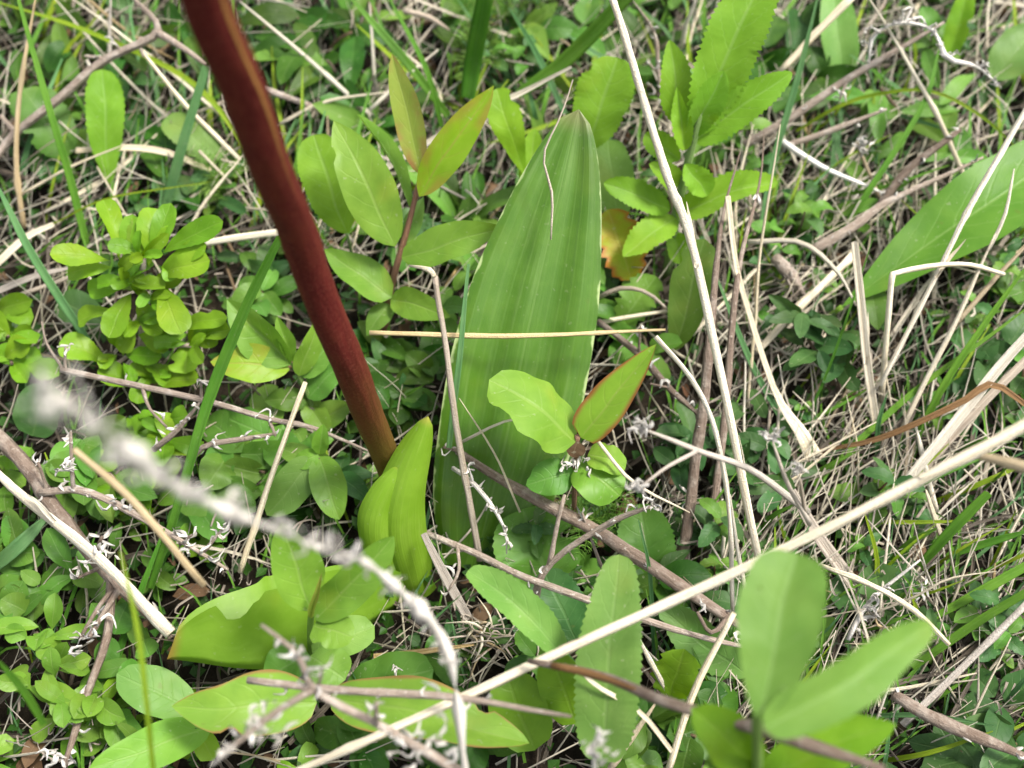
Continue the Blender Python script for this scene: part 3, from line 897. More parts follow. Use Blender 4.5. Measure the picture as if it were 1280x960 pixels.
f3 = plant('pale_leaf', 'pale bluish oval leaf left of the folded leaf tip, beside a thin green blade', 'leaf', (243, 888, 3))
leaf(f3, (243, 888, 3.4), (145, 842, 4.6), 60, 'blue', shape='round', fold=6, arch=0.05)
leaf(f3, (243, 888, 3.2), (330, 868, 3.2), 46, 'blue', shape='ov', fold=6)
f4 = plant('long_leaf', 'long pale leaf lying along the bottom edge at lower left', 'leaf', (265, 905, 3))
leaf(f4, (265, 908, 4), (110, 962, 6), 56, 'bright', shape='ov', fold=12)

g_ = plant('leafy_shoot', 'shoot with curled round leaves and a red-edged top leaf in front of the ribbed leaf', 'plant', (716, 668, 0.3))
stem(g_, [(717, 668, 0.3), (719, 585, 5.6), (722, 545, 7.8)], 7, 'purplestem')
leaf(g_, (719, 553, 7.6), (612, 474, 9.6), 96, 'bright', shape=(0.5, 0.5), fold=6, cup=-18, arch=0.12, roll=10, nv=18, nib=((0.72, 0.12, 0.25, 0),))
leaf(g_, (726, 547, 7.8), (820, 431, 11), 58, 'redmargin', shape=(0.36, 0.85), fold=24, roll=-2, arch=0.02, nv=18, wild=0.8, label='pointed leaf folded along its middle with a red margin')
leaf(g_, (722, 580, 6.4), (775, 620, 6.2), 66, 'bright', shape='round', fold=10, cup=-25, arch=0.18, nv=16)
leaf(g_, (735, 568, 6.8), (782, 585, 6.6), 40, 'bright', shape='round', fold=20, arch=0.2)
leaf(g_, (718, 590, 6.2), (658, 606, 6.2), 48, 'mid', shape='ov', fold=8, arch=0.14)
leaf(g_, (722, 552, 7.6), (716, 572, 7.2), 26, 'oldleaf', shape='ov', name='withered_leaf')
for _ in range(16):
    husk(g_, at(720 + rh.gauss(0, 11), 580 + rh.gauss(0, 7), 6.9), 0.8)

h_ = plant('toothed_plant', 'downy plant with toothed fresh green leaves right of the ribbed leaf tip', 'plant', (832, 350, 0.5))
stem(h_, [(832, 352, 0.5), (846, 262, 5.5), (868, 172, 9.5), (880, 130, 11)], [12, 12, 10, 6], 'greenstem')
S = dict(mat='serrate', nu=8, sdepth=0.17)
leaf(h_, (868, 168, 9.6), (966, -52, 15), 80, serr=30, shape=(0.55, 0.5), fold=20, arch=0.05, **S)
leaf(h_, (850, 160, 9.2), (836, 50, 12), 44, serr=16, shape='ov', fold=16, **S)
leaf(h_, (862, 172, 9.4), (905, 88, 12.5), 46, serr=18, shape='ov', fold=32, roll=10, **S)
leaf(h_, (868, 177, 9.2), (990, 90, 12), 50, serr=20, shape=(0.5, 0.6), fold=24, roll=14, **S)
leaf(h_, (846, 268, 5.6), (974, 226, 7.6), 50, serr=20, shape=(0.4, 0.45), fold=22, roll=-14, arch=0.1, **S)
leaf(h_, (838, 262, 5.6), (755, 229, 7), 40, serr=15, shape='ov', fold=12, arch=0.08, **S)
leaf(h_, (845, 272, 5.2), (778, 322, 5.2), 46, serr=15, shape='ov', fold=16, arch=0.1, **S)
leaf(h_, (850, 200, 8), (806, 168, 8.4), 36, serr=12, shape='ov', fold=16, **S)
leaf(h_, (848, 232, 7), (812, 205, 8.2), 34, serr=12, shape='ov', fold=16, **S)
leaf(h_, (856, 205, 8.4), (884, 245, 7.0), 38, serr=12, shape='ov', fold=16, **S)
leaf(h_, (842, 290, 4), (850, 330, 3), 34, serr=12, shape='ov', fold=16, **S)
leaf(h_, (856, 188, 9), (846, 108, 11.6), 30, serr=12, shape='lan', fold=25, **S)

def lone(name, label, base, tip, w, mat, pet=None, cat='leaf', **kw):
    p = plant(name, label, cat, pet[0] if pet else base)
    if pet:
        stem(p, pet + [base], kw.pop('pw', 4), kw.pop('pm', 'greenstem'), name='petiole')
    leaf(p, base, tip, w, mat, **kw)
    return p

lone('toothed_leaf', 'oval toothed leaf right behind the tip of the ribbed leaf', (733, 190, 6), (772, 72, 9.5), 74, 'serrate', [(728, 230, 2)], serr=22, shape=(0.6, 0.45), fold=10)
lone('toothed_leaf', 'yellow-green narrow leaf left of the ribbed leaf tip', (657, 222, 5), (620, 112, 8), 42, 'spirea', [(660, 260, 2)], serr=16, shape='obov', fold=12)
lone('toothed_leaf', 'small toothed leaf tucked between yellow-green leaf and ribbed leaf', (660, 240, 4), (668, 160, 6.5), 34, 'serrate', serr=12, shape='ov')
lone('bluish_leaf', 'bluish leaf half hidden behind the right edge of the ribbed leaf', (772, 272, 3), (760, 175, 5.5), 52, 'blue', serr=14, shape='oblong')
lone('lobed_leaf', 'orange and yellow turning leaf beside the ribbed leaf right edge', (790, 350, 3), (760, 262, 5), 58, 'autumn', serr=7, sdepth=0.5, shape='oblong')
lone('lobed_leaf', 'fresh green lobed leaf just below the orange turning leaf', (775, 405, 2), (820, 345, 3.5), 48, 'mid', serr=7, sdepth=0.5, shape='oblong')
lone('toothed_leaf', 'dark toothed leaf behind the maroon stem, left of the purple shoot', (434, 292, 5), (392, 168, 8), 68, 'serrate', [(446, 350, 1)], serr=22, shape=(0.7, 0.45), fold=12)
lone('large_smooth_leaf', 'very large smooth pointed leaf at the right edge', (1052, 384, 3.2), (1372, 165, 7.2), 100, 'smooth', [(1020, 408, 1.5)], shape=(1.0, 0.85), fold=10, arch=0.05, roll=-6, nv=26, nu=12, pw=7)
lone('spatula_leaf', 'narrow smooth leaf behind the long white straw, right of the ribbed leaf', (844, 438, 2), (882, 298, 6), 54, 'mid', shape=(0.7, 0.5), fold=12)
lone('bluish_toothed_leaf', 'long bluish toothed leaf crossed by the diagonal straw at bottom centre', (752, 952, 7), (772, 694, 11), 82, 'blue', serr=30, shape=(0.30, 0.36), fold=12, arch=0.06, nu=8)
lone('bluish_toothed_leaf', 'bluish leaf arching down to the right, left of the upright toothed one', (702, 818, 8), (584, 712, 9), 54, 'blue', serr=18, shape=(0.32, 0.42), fold=18, roll=12, arch=0.12)
lone('bluish_toothed_leaf', 'flat bluish leaf lying under the brown twigs at lower right of centre', (935, 845, 2), (822, 760, 3.5), 58, 'blue', serr=14, shape='ov', fold=8)
lone('dark_round_leaf', 'wide dark green round leaf below the brown twig, right of the ribbed leaf foot', (690, 735, 1), (655, 635, 2.6), 104, 'mid', serr=16, sdepth=0.06, shape='round', fold=6)
lone('dark_round_leaf', 'dark toothed leaf beside the small straw fork right of centre', (815, 735, 1), (800, 630, 3), 72, 'mid', serr=14, shape='oblong', fold=8)
lone('dark_round_leaf', 'dull green leaf between the two brown twigs, left of the bluish upright leaf', (720, 800, 2), (680, 712, 3.2), 62, 'darkblue', serr=12, shape='round', fold=6)
lone('lobed_leaf', 'bright yellow-green lobed leaf right of the long bluish toothed leaf', (838, 872, 3), (856, 812, 5), 60, 'spirea', serr=6, sdepth=0.35, shape='round', fold=10)
lone('spotted_leaf', 'yellow-green leaf with dark spots below the diagonal straw', (720, 905, 4), (690, 815, 6.5), 62, 'spirea', shape='round', fold=8)
lone('spotted_leaf', 'yellow-green leaf edge peeping out left of the bluish upright leaf', (668, 938, 4), (632, 838, 5.5), 76, 'spirea', shape='round', fold=8)
lone('toothed_leaf', 'dark toothed leaf standing left of the pale branch near the top left', (138, 232, 2), (128, 86, 6), 48, 'serrate', serr=18, shape=(0.9, 0.42), fold=8)
lone('toothed_leaf', 'wide toothed leaf behind two grass blades at upper left', (84, 196, 2), (28, 112, 4.4), 66, 'mid', [(100, 230, 0.5)], serr=16, shape='oblong', fold=8)
lone('bluish_leaf', 'bluish toothed leaf between the pale blades and the maroon stem', (278, 200, 2), (206, 148, 3.5), 46, 'blue', serr=12, shape='oblong', fold=8)
lone('dark_round_leaf', 'dark bluish round leaf under the small-leaved bush, beside a grass blade', (128, 402, 1.5), (72, 374, 2.2), 46, 'darkblue', shape='round', fold=5)
lone('round_leaf', 'two-toned round leaf behind the blurred twig at the left', (40, 545, 2), (62, 480, 3.5), 60, 'darkblue', shape='round', fold=14)
lone('spatula_leaf', 'plain green leaf rising at the top right behind the white straws', (1052, 105, 2), (1040, -20, 5), 48, 'blue', shape='oblong', fold=12)
lone('bluish_leaf', 'bluish oval leaf at the right edge near the top', (1240, 100, 3), (1300, 30, 4.5), 56, 'blue', shape='ov', fold=10)
lone('spatula_leaf', 'bright strap leaf at the top right, beside the white crumbly strand', (1185, 75, 3), (1215, -30, 6), 34, 'spirea', shape='lan', fold=20)
lone('round_leaf', 'small smooth leaf hanging under the large smooth leaf', (1085, 345, 3), (1098, 412, 3.2), 36, 'mid', shape='ov', fold=8)

# foreground plant at lower right, out of focus
k_ = plant('foreground_plant', 'out-of-focus plant with long green leaves in the lower right foreground', 'plant', (930, 1130, 0))
stem(k_, [(930, 1130, 0), (945, 1000, 12), (946, 890, 19.5), (941, 765, 21.5)], [14, 14, 13, 10], 'greenstem')
leaf(k_, (950, 900, 21.5), (996, 690, 22.5), 108, 'fore', shape=(0.60, 0.34), fold=22, roll=-12, arch=0.06, serr=18, sdepth=0.05)
leaf(k_, (955, 912, 21.5), (1164, 782, 21.5), 74, 'fore', shape=(0.35, 0.4), fold=18, roll=6, arch=0.05, serr=18, sdepth=0.05)
leaf(k_, (950, 960, 15), (862, 885, 17), 70, 'spirea', shape='ov', fold=14)
leaf(k_, (952, 970, 15), (1120, 905, 17), 72, 'spirea', shape='ov', fold=14, roll=-10)
leaf(k_, (952, 985, 14), (880, 950, 16), 60, 'fore', shape='ov', fold=14)
leaf(k_, (955, 975, 14), (1010, 1000, 14), 60, 'fore', shape='ov', fold=14)
leaf(k_, (941, 772, 21.5), (950, 732, 22.5), 26, 'spirea', shape='ov', fold=30, name='bud', label='yellowish bud')

# the small-leaved bush on the left
L_ = plant('small_leaved_bush', 'little woody bush of small bright yellow-green leaves at the left', 'shrub', (182, 480, 0.2))
stem(L_, [(182, 482, 0.2), (180, 440, 2.2), (178, 375, 5), (180, 320, 8)], [12, 11, 9, 7], 'twig', knob=0.2)
stem(L_, [(178, 415, 3.4), (212, 430, 4.0), (245, 432, 4.4)], 6, 'twig', name='side_twig')
stem(L_, [(179, 430, 2.6), (150, 452, 3.2), (135, 456, 3.4)], 5, 'twig', name='side_twig')
SP = [(150, 328, 130, 250, 30), (158, 330, 166, 268, 26), (172, 334, 176, 272, 30), (186, 334, 196, 260, 40), (192, 326, 214, 254, 28), (204, 316, 280, 276, 32), (196, 346, 262, 326, 34),
      (200, 336, 258, 306, 28), (138, 326, 62, 318, 32), (140, 334, 84, 342, 26), (168, 356, 110, 362, 28), (164, 366, 136, 422, 36), (150, 390, 98, 402, 30), (170, 400, 214, 390, 32),
      (200, 352, 226, 418, 40), (172, 418, 214, 432, 30), (236, 424, 232, 468, 42), (244, 422, 288, 412, 28), (228, 410, 284, 396, 24), (140, 456, 74, 428, 38), (172, 480, 122, 464, 36),
      (192, 486, 248, 476, 34), (176, 372, 168, 340, 20), (160, 352, 148, 336, 16), (190, 420, 232, 400, 24), (150, 436, 142, 410, 22), (180, 470, 172, 505, 26), (206, 330, 214, 352, 18),
      (168, 412, 150, 440, 24), (236, 430, 250, 392, 18), (150, 340, 172, 318, 18)]
for i, (bx, by, tx, ty, w) in enumerate(SP):
    hh = np.interp(by, [320, 400, 490], [8.0, 4.6, 2.0])
    leaf(L_, (bx, by, hh), (tx, ty, hh + (1.4 if ty < by else -0.2)), w, 'spirea', shape='obov', fold=14, arch=0.06 if i % 3 else 0.16, serr=9 if w > 28 else 0, sdepth=0.06, nu=6, roll=rh.uniform(-16, 16))

rb_ = random.Random(31)
for (nx, ny, nh, cnt_, up_) in ((178, 318, 8.2, 7, 1.0), (160, 352, 6.8, 6, 0.5), (186, 372, 6.0, 6, 0.4), (172, 402, 4.8, 6, 0.2), (236, 428, 4.4, 6, 0.2), (152, 448, 3.4, 5, 0.1), (188, 466, 2.8, 6, 0.0)):
    for q_ in range(cnt_):
        an_ = q_ * 2.4 + rb_.uniform(-.5, .5)
        l_ = rb_.uniform(22, 50)
        bx_, by_ = nx + rb_.gauss(0, 5), ny + rb_.gauss(0, 5)
        leaf(L_, (bx_, by_, nh), (bx_ + l_ * math.cos(an_), by_ + l_ * math.sin(an_) * 0.8 - up_ * 12, nh + rb_.uniform(-0.3, 0.8) + up_ * 0.5), l_ * rb_.uniform(0.45, 0.65), rb_.choice(['spirea', 'spirea', 'bright']), shape='obov', fold=rb_.uniform(8, 30),
             arch=rb_.uniform(0.03, 0.2), serr=8 if l_ > 36 else 0, sdepth=0.08, nu=6, roll=rb_.uniform(-30, 30))

def bush(name, label, centre, stems, leaves, mat, h, seed, lw=(26, 42), ll=(38, 66), shape='obov', stemmat='brownstem'):
    rr = random.Random(seed)
    p = plant(name, label, 'plant', (*centre, 0.2))
    for (sx, sy, hs) in stems:
        stem(p, [(*centre, 0.2), ((sx + centre[0]) / 2, (sy + centre[1]) / 2 - 8, hs * 0.7), (sx, sy, hs)], 4, stemmat)
        for _ in range(leaves):
            an = rr.uniform(0, 6.28); l = rr.uniform(*ll); w = rr.uniform(*lw)
            bx, by = sx + rr.gauss(0, 8), sy + rr.gauss(0, 8)
            leaf(p, (bx, by, hs + rr.uniform(-0.5, 0.4)), (bx + l * math.cos(an), by + l * math.sin(an) * 0.85, hs + rr.uniform(-0.7, 0.9)), w, mat, shape=shape, fold=rr.uniform(4, 20),
                 arch=rr.uniform(0.02, 0.15), roll=rr.uniform(-25, 25), nu=6, nv=10)
    return p
bush('small_leaved_plant', 'low clump of small bright leaves below the small-leaved bush', (185, 580), [(160, 545, 3), (205, 540, 3.2), (190, 575, 2.6), (120, 590, 2.5)], 7, 'spirea', 3, 1, (16, 34), (24, 54))
bush('small_leaved_plant', 'clump of bright small leaves in the lower left corner', (85, 860), [(45, 790, 4), (75, 835, 4), (85, 880, 3.6), (40, 860, 3.4), (120, 860, 3.2)], 6, 'bright', 3, 2, (18, 38), (26, 64), 'long')
bush('small_leaved_plant', 'dark small-leaved clump at the left edge below the thick brown twig', (30, 720), [(20, 690, 3), (45, 735, 2.6), (15, 760, 3)], 7, 'mid', 3, 3, (18, 40), (26, 60), 'ov')
bush('small_leaved_plant', 'broad-leaved clump hidden behind the blurred twig left of the thick blade', (120, 640), [(100, 590, 3), (140, 610, 3), (110, 560, 3)], 6, 'mid', 3, 4, (30, 44), (44, 66), 'ov')
bush('small_leaved_plant', 'plant of dark oval leaves between the thick blade and the maroon stem', (300, 600), [(290, 570, 2.6), (330, 590, 2.4), (270, 620, 2.0), (350, 540, 2.2)], 6, 'mid', 3, 5, (34, 50), (46, 76), 'ov')
bush('small_leaved_plant', 'clump of small bright leaves around the thin brown twig at lower left', (160, 800), [(145, 790, 3), (180, 820, 3), (125, 905, 2.6), (170, 925, 2.8)], 6, 'mid', 3, 6, (18, 38), (26, 66), 'lan')
bush('small_leaved_plant', 'clump of bright leaves at the left edge in front of the tan straw', (8, 440), [(10, 420, 3.6), (15, 455, 3.2), (5, 395, 3.0)], 5, 'spirea', 3, 7, (24, 36), (36, 52))
bush('toothed_sprig', 'dark toothed sprig in front of the twin brown stems right of centre', (885, 590), [(870, 545, 3.2), (900, 555, 3.0), (850, 580, 2.4), (915, 590, 2.2)], 6, 'darkblue', 3, 8, (18, 26), (38, 56), 'ov')
bush('toothed_sprig', 'bluish toothed sprig among the straws right of centre', (1060, 520), [(1002, 395, 4.2), (1030, 430, 3.8), (1050, 450, 3.2), (1010, 425, 3.6)], 6, 'darkblue', 3, 9, (18, 26), (36, 54), 'ov')
bush('toothed_sprig', 'dark leafy sprig at the foot of the broad dry blade right of centre', (960, 560), [(955, 545, 2.6), (940, 580, 2.2), (975, 600, 2.0)], 6, 'darkblue', 3, 10, (18, 26), (36, 52), 'ov')
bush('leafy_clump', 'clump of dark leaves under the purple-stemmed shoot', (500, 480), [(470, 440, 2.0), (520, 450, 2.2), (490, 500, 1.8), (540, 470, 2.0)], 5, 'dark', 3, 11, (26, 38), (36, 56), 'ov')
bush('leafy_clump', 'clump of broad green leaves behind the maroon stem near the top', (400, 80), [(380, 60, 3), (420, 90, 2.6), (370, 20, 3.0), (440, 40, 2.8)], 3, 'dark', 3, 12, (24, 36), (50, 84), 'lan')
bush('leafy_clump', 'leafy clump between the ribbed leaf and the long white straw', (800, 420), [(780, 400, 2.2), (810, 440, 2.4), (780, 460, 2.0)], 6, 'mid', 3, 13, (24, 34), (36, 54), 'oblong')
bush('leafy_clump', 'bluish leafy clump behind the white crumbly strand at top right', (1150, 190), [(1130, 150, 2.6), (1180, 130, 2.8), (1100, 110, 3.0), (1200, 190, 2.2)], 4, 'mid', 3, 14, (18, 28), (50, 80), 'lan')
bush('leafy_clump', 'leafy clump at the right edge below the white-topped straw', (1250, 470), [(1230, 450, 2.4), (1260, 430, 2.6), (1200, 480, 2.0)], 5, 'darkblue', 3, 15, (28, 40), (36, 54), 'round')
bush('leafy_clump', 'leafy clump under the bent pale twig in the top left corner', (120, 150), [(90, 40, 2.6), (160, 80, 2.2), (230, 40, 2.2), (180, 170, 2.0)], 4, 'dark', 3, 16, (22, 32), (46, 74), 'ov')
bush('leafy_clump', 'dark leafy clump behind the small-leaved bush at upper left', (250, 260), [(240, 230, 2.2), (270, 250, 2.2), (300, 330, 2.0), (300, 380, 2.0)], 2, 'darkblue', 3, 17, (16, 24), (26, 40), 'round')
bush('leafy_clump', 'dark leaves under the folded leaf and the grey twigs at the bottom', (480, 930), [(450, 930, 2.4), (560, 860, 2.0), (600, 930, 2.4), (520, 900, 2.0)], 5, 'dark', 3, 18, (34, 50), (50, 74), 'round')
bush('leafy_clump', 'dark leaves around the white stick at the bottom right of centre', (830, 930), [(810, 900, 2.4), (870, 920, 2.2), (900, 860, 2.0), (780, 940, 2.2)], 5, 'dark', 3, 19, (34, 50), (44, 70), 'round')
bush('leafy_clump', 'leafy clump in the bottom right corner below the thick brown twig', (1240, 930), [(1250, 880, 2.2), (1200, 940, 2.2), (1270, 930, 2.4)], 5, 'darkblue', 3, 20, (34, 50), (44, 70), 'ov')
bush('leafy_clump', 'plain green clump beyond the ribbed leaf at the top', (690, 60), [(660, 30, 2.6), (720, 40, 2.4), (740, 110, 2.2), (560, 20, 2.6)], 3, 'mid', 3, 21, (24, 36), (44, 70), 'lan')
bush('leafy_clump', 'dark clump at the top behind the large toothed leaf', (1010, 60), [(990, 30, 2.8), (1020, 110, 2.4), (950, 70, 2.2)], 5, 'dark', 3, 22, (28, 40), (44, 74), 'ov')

# ------------------------------------------------------------------ green grass blades
grass('green blade slanting down from the left edge to the small-leaved bush', [(112, 428, 2), (70, 365, 4), (30, 302, 6), (-8, 225, 8)], 13, 'grassblue')
grass('long green blade crossing the pale branch in the top left corner', [(110, 310, 1), (88, 225, 4), (62, 140, 7), (22, -5, 11)], [9, 11, 11, 9, 5])
grass('short bluish blade ending beside the maroon stem near the top', [(207, 258, 2), (228, 180, 5), (257, 82, 8)], [13, 15, 13, 11], 'grassblue')
grass('thick green blade rising left of the maroon stem past the small-leaved bush', [(190, 735, 2), (222, 640, 5), (262, 500, 8), (305, 390, 11), (350, 295, 14)], [12, 17, 18, 18, 14], 'grass', fold=45)
grass('thin yellow-green blade running from the top left corner to the maroon stem', [(330, 215, 2), (243, 107, 4), (110, 40, 5), (-5, 2, 6)], 8, 'grassyel')
grass('thin arching yellowish blade above the small-leaved bush', [(66, 281, 3), (140, 247, 4.5), (263, 227, 4)], 4.5, 'grassyel', fold=50)
grass('green blade crossing above the bronze young leaf at the top', [(560, 145, 2), (500, 68, 5), (436, -5, 7)], 13)
grass('narrow blade right of the bronze young leaf', [(552, 158, 2), (532, 85, 5), (485, -5, 8)], 8)
grass('wide pale green blade at the top centre', [(585, 122, 4), (592, 75, 6), (606, -5, 10)], [20, 23, 24, 22], 'grass', fold=18)
grass('broad blade slanting across the top behind the long white straw', [(648, 118, 4), (705, 78, 6), (785, -6, 10)], [12, 19, 21, 18], 'grass', fold=18)
grass('thin blade behind the ribbed leaf tip at the top', [(706, 142, 3), (672, 70, 5), (636, 10, 8)], 9, 'grassblue')
grass('straight green blade crossing the straws at the right edge', [(1016, 606, 1), (1124, 505, 3), (1285, 384, 6)], 9)
grass('slender blade running beside the straight one at the right edge', [(1135, 570, 1), (1180, 480, 4), (1230, 406, 6), (1285, 330, 8)], 10)
grass('very thin dark blade rising across the broad dry blade', [(1000, 547, 1), (1046, 435, 5), (1092, 298, 9)], 4)
grass('arching yellow-green blade in the top right quarter', [(995, 164, 3), (1050, 133, 4.6), (1107, 117, 5.6), (1167, 115, 6), (1230, 147, 5.4), (1285, 198, 4)], 6.5, 'grassyel', fold=45)
grass('pale blade crossing under the arching one at top right', [(1048, 294, 1.5), (1087, 237, 3.5), (1153, 133, 6), (1174, 62, 7.5)], 9)
grass('half-dry blade bordering the toothed plant on the right', [(945, 330, 1), (965, 210, 4), (997, 100, 7), (1022, -5, 10)], 10, 'grassblue')
grass('dark blade leaning left behind the white straw, right of the ribbed leaf', [(1000, 562, 1), (950, 475, 3), (923, 417, 4.5), (893, 340, 6)], 9, 'grassblue')
grass('bright blade at the right edge pointing into the straw tangle', [(1150, 708, 2), (1188, 665, 4), (1235, 615, 6)], [10, 15, 15, 12])
grass('upper of the blades fanning out at the right edge', [(1200, 690, 2), (1240, 677, 3), (1285, 664, 4)], 11)
grass('wide blade of the fan at the right edge', [(1165, 774, 2), (1220, 742, 3), (1285, 706, 4)], [8, 13, 14, 13])
grass('lowest blade of the fan at the right edge', [(1140, 834, 2), (1210, 785, 3.4), (1285, 738, 5)], [9, 13, 13, 11])
grass('short blade behind the fan at the right edge', [(1112, 706, 1.5), (1140, 678, 3), (1172, 660, 4)], 10)
grass('bluish blade leaning on the left edge of the ribbed leaf', [(562, 560, 6), (574, 445, 9), (585, 330, 11)], [8, 9, 8, 4], 'grassblue')
grass('out-of-focus short blade in the lower left corner', [(55, 905, 12), (28, 860, 14), (-6, 822, 16)], 11)
grass('thin yellow-green out-of-focus blade rising at lower left', [(194, 965, 16), (184, 870, 18), (172, 785, 19), (150, 690, 20)], [10, 10, 9, 5], 'grassyel', fold=50)
grass('wide bluish blade at the left edge below the thick brown twig', [(-10, 712, 3), (25, 680, 4), (60, 645, 4)], 20, 'grassblue')
grass('upright green blade at the lower left in shade of the twigs', [(135, 860, 1), (165, 770, 3), (205, 660, 5)], 11, 'grass')
grass('fresh upright blade beside the fork of straws at the bottom', [(1090, 760, 1), (1096, 700, 3), (1080, 640, 5)], 7, 'grassyel')
grass('thin pale blade standing right of the bluish toothed leaf', [(818, 820, 1), (812, 720, 5), (798, 650, 8)], 6, 'grassblue')

# ------------------------------------------------------------------ dry straws traced one by one
straw('long thick pale straw running diagonally across the lower right foreground', [(340, 978, 11), (600, 862, 12), (950, 700, 14.5), (1225, 562, 18), (1310, 515, 19)], [9, 12, 13, 15, 17], 'white', wob=0.0005)
straw('blurred brownish straw forking off the thick diagonal one at the right edge', [(1205, 566, 17.6), (1245, 574, 18), (1300, 590, 18.5)], [9, 13, 15], 'tan')
straw('long straight white straw from the top edge down to the diagonal straw', [(950, 705, 6), (872, 335, 12), (828, 200, 14.5), (764, -8, 18)], [10, 12, 12, 11, 10], 'white', wob=0.0004)
straw('golden horizontal straw lying across the ribbed leaf', [(462, 416, 8.8), (640, 420, 8.9), (832, 412, 9.2)], [6, 7, 6, 3], 'gold', wob=0.0003)
straw('pale bent straw standing in front of the ribbed leaf left edge', [(600, 700, 2), (576, 560, 7), (556, 430, 11), (543, 345, 13.5)], [9, 9, 8, 8], 'grey')
straw('very thin dry fibre hanging down over the ribbed leaf tip', [(716, 100, 14), (700, 150, 14.2), (680, 195, 13.4), (690, 245, 12.2), (688, 300, 11.2)], [2, 2.5, 3, 4, 2], 'grey', wob=0.001)
straw('short kinked end of the bent straw beside the purple shoot', [(543, 346, 13.5), (535, 337, 13.7), (510, 332, 13)], 7, 'straw')
twig('pale forked branch in the top left corner', [(-10, 204, 3), (20, 167, 3.6), (83, 115, 5), (133, 73, 6), (197, 40, 7), (160, -8, 8)], [10, 10, 11, 11, 10], 'twig', husks=3,
     sides=(([(195, 40, 7), (225, 58, 6.8), (258, 82, 6.5)], 10, 1), ([(20, 165, 3.6), (0, 145, 4.2)], 8), ([(176, 46, 6.8), (176, 60, 6.4), (180, 72, 6)], 5), ([(150, 62, 6.4), (138, 48, 7)], 4, 4), ([(133, 73, 6), (105, 70, 6.4)], 4, 3)), knob=0.12)
straw('brownish upright straw at the left edge near the top', [(30, 285, 1), (20, 200, 4), (27, 100, 7), (45, -5, 10)], 7, 'tan')
straw('white flat straw behind the dark toothed leaf at upper left', [(95, 188, 3), (150, 184, 3.4), (205, 190, 3.2), (265, 214, 2.5)], [7, 9, 9, 7], 'white', 'blade')
straw('thin white straw above the small-leaved bush pointing left', [(28, 242, 2.5), (90, 208, 3.6), (155, 181, 4.4)], 3.5, 'white')
straw('thin pale straw rising beside the maroon stem above the bush', [(230, 306, 2), (250, 262, 3.5), (305, 192, 5)], 5.5, 'straw')
straw('pale flat straw at the left edge touching the yellowish arching blade', [(-5, 332, 3), (33, 297, 3.6), (68, 280, 3.8)], [10, 10, 6], 'white', 'blade')
straw('upper of two grey straws at the left edge beside the bush', [(-8, 366, 2.4), (45, 345, 3), (92, 334, 3)], 9, 'grey', 'blade')
straw('lower of two grey straws at the left edge beside the bush', [(-8, 380, 2.4), (60, 356, 2.8), (112, 338, 3)], 6, 'grey')
straw('white straw lying between the bush and the maroon stem', [(240, 306, 3), (290, 298, 3.4), (350, 290, 3.6)], [7, 9, 9], 'white')
straw('thin straw slanting from the top edge behind the pale branch', [(290, 155, 2), (190, 72, 3.6), (88, -4, 5)], 4.5, 'straw')
straw('thin straw slanting below the pale branch to the maroon stem', [(280, 190, 1.6), (187, 127, 3), (66, -4, 5)], 4.5, 'straw')
straw('twisted straw hanging from the fork of the pale branch', [(300, 200, 2), (233, 133, 4), (190, 80, 5.6), (172, 56, 6.4)], 5.5, 'straw')
straw('straight upright straw at the top left', [(140, 100, 2), (137, 45, 4), (139, -5, 6)], 5.5, 'grey')
straw('pale straw slanting right of the maroon stem near the top', [(466, 146, 2), (373, 63, 4), (300, 2, 6)], 5.5, 'straw')
twig('thin grey twig just right of the maroon stem near the top', [(330, 112, 3), (375, 128, 3.2), (425, 148, 3)], 8, 'twig')
straw('white arching straw meeting the bronze leaf from the left', [(350, 155, 3), (407, 127, 4), (490, 114, 4)], 4.5, 'white')
straw('upright straw left of the bronze young leaf at the top', [(470, 120, 1.5), (466, 60, 4), (462, 4, 6)], 5.5, 'straw')
straw('short pale straw at the top right of the bronze leaf', [(505, 14, 4), (535, 22, 4), (562, 38, 3.6)], 7, 'grey')
straw('white straw passing behind the bronze leaf towards the right', [(462, 138, 3), (505, 98, 4), (548, 62, 5)], 5, 'white')
straw('bleached straw passing behind the purple shoot to the ribbed leaf tip', [(480, 214, 3), (517, 190, 4), (600, 141, 6), (655, 115, 7), (714, 84, 8.5)], [7, 8, 9, 9, 4], 'white', 'blade', fold=35)
twig('white crooked twig at the top, left of the large toothed leaf', [(832, 150, 3), (825, 100, 5), (820, 45, 7), (792, 2, 9)], [6, 6, 5, 4], 'twig', husks=10, hs=0.8, sides=(([(825, 95, 5), (812, 80, 6)], 4, 2), ([(823, 120, 4), (812, 106, 5)], 4, 2)))
straw('white curved straw at the top between the crooked twig and toothed leaf', [(852, 60, 4), (858, 28, 6), (872, -5, 8)], 6, 'white')
straw('broad bleached straw running down into the wide dry end right of centre', [(1017, 572, 1.5), (1000, 540, 2.6), (968, 488, 4.4), (930, 370, 7.5), (917, 310, 9), (910, 245, 10.5)], [24, 17, 8, 7, 7, 7], 'straw', 'blade', fold=14)
straw('long thin pale straw parallel to the twin brown stems', [(934, 508, 2), (944, 400, 5), (952, 300, 7.6), (975, 155, 11)], 5, 'white')
straw('white curved straw from the golden straw tip down to the diagonal straw', [(916, 765, 4), (911, 640, 7), (895, 541, 9), (867, 477, 10), (820, 422, 11)], [6, 7, 7, 7], 'white')
straw('thin white straw just below the diagonal straw leaning right', [(943, 804, 4), (925, 700, 6), (912, 618, 8)], 6, 'white')
straw('white straight straw entering at the top beside the half-dry blade', [(975, 90, 5), (1020, 42, 6.5), (1068, -5, 8)], [8, 9, 9], 'white')
straw('thin pale straw falling from the top across the white strand', [(1212, 234, 3), (1157, 117, 6.5), (1084, -6, 10)], 6, 'white')
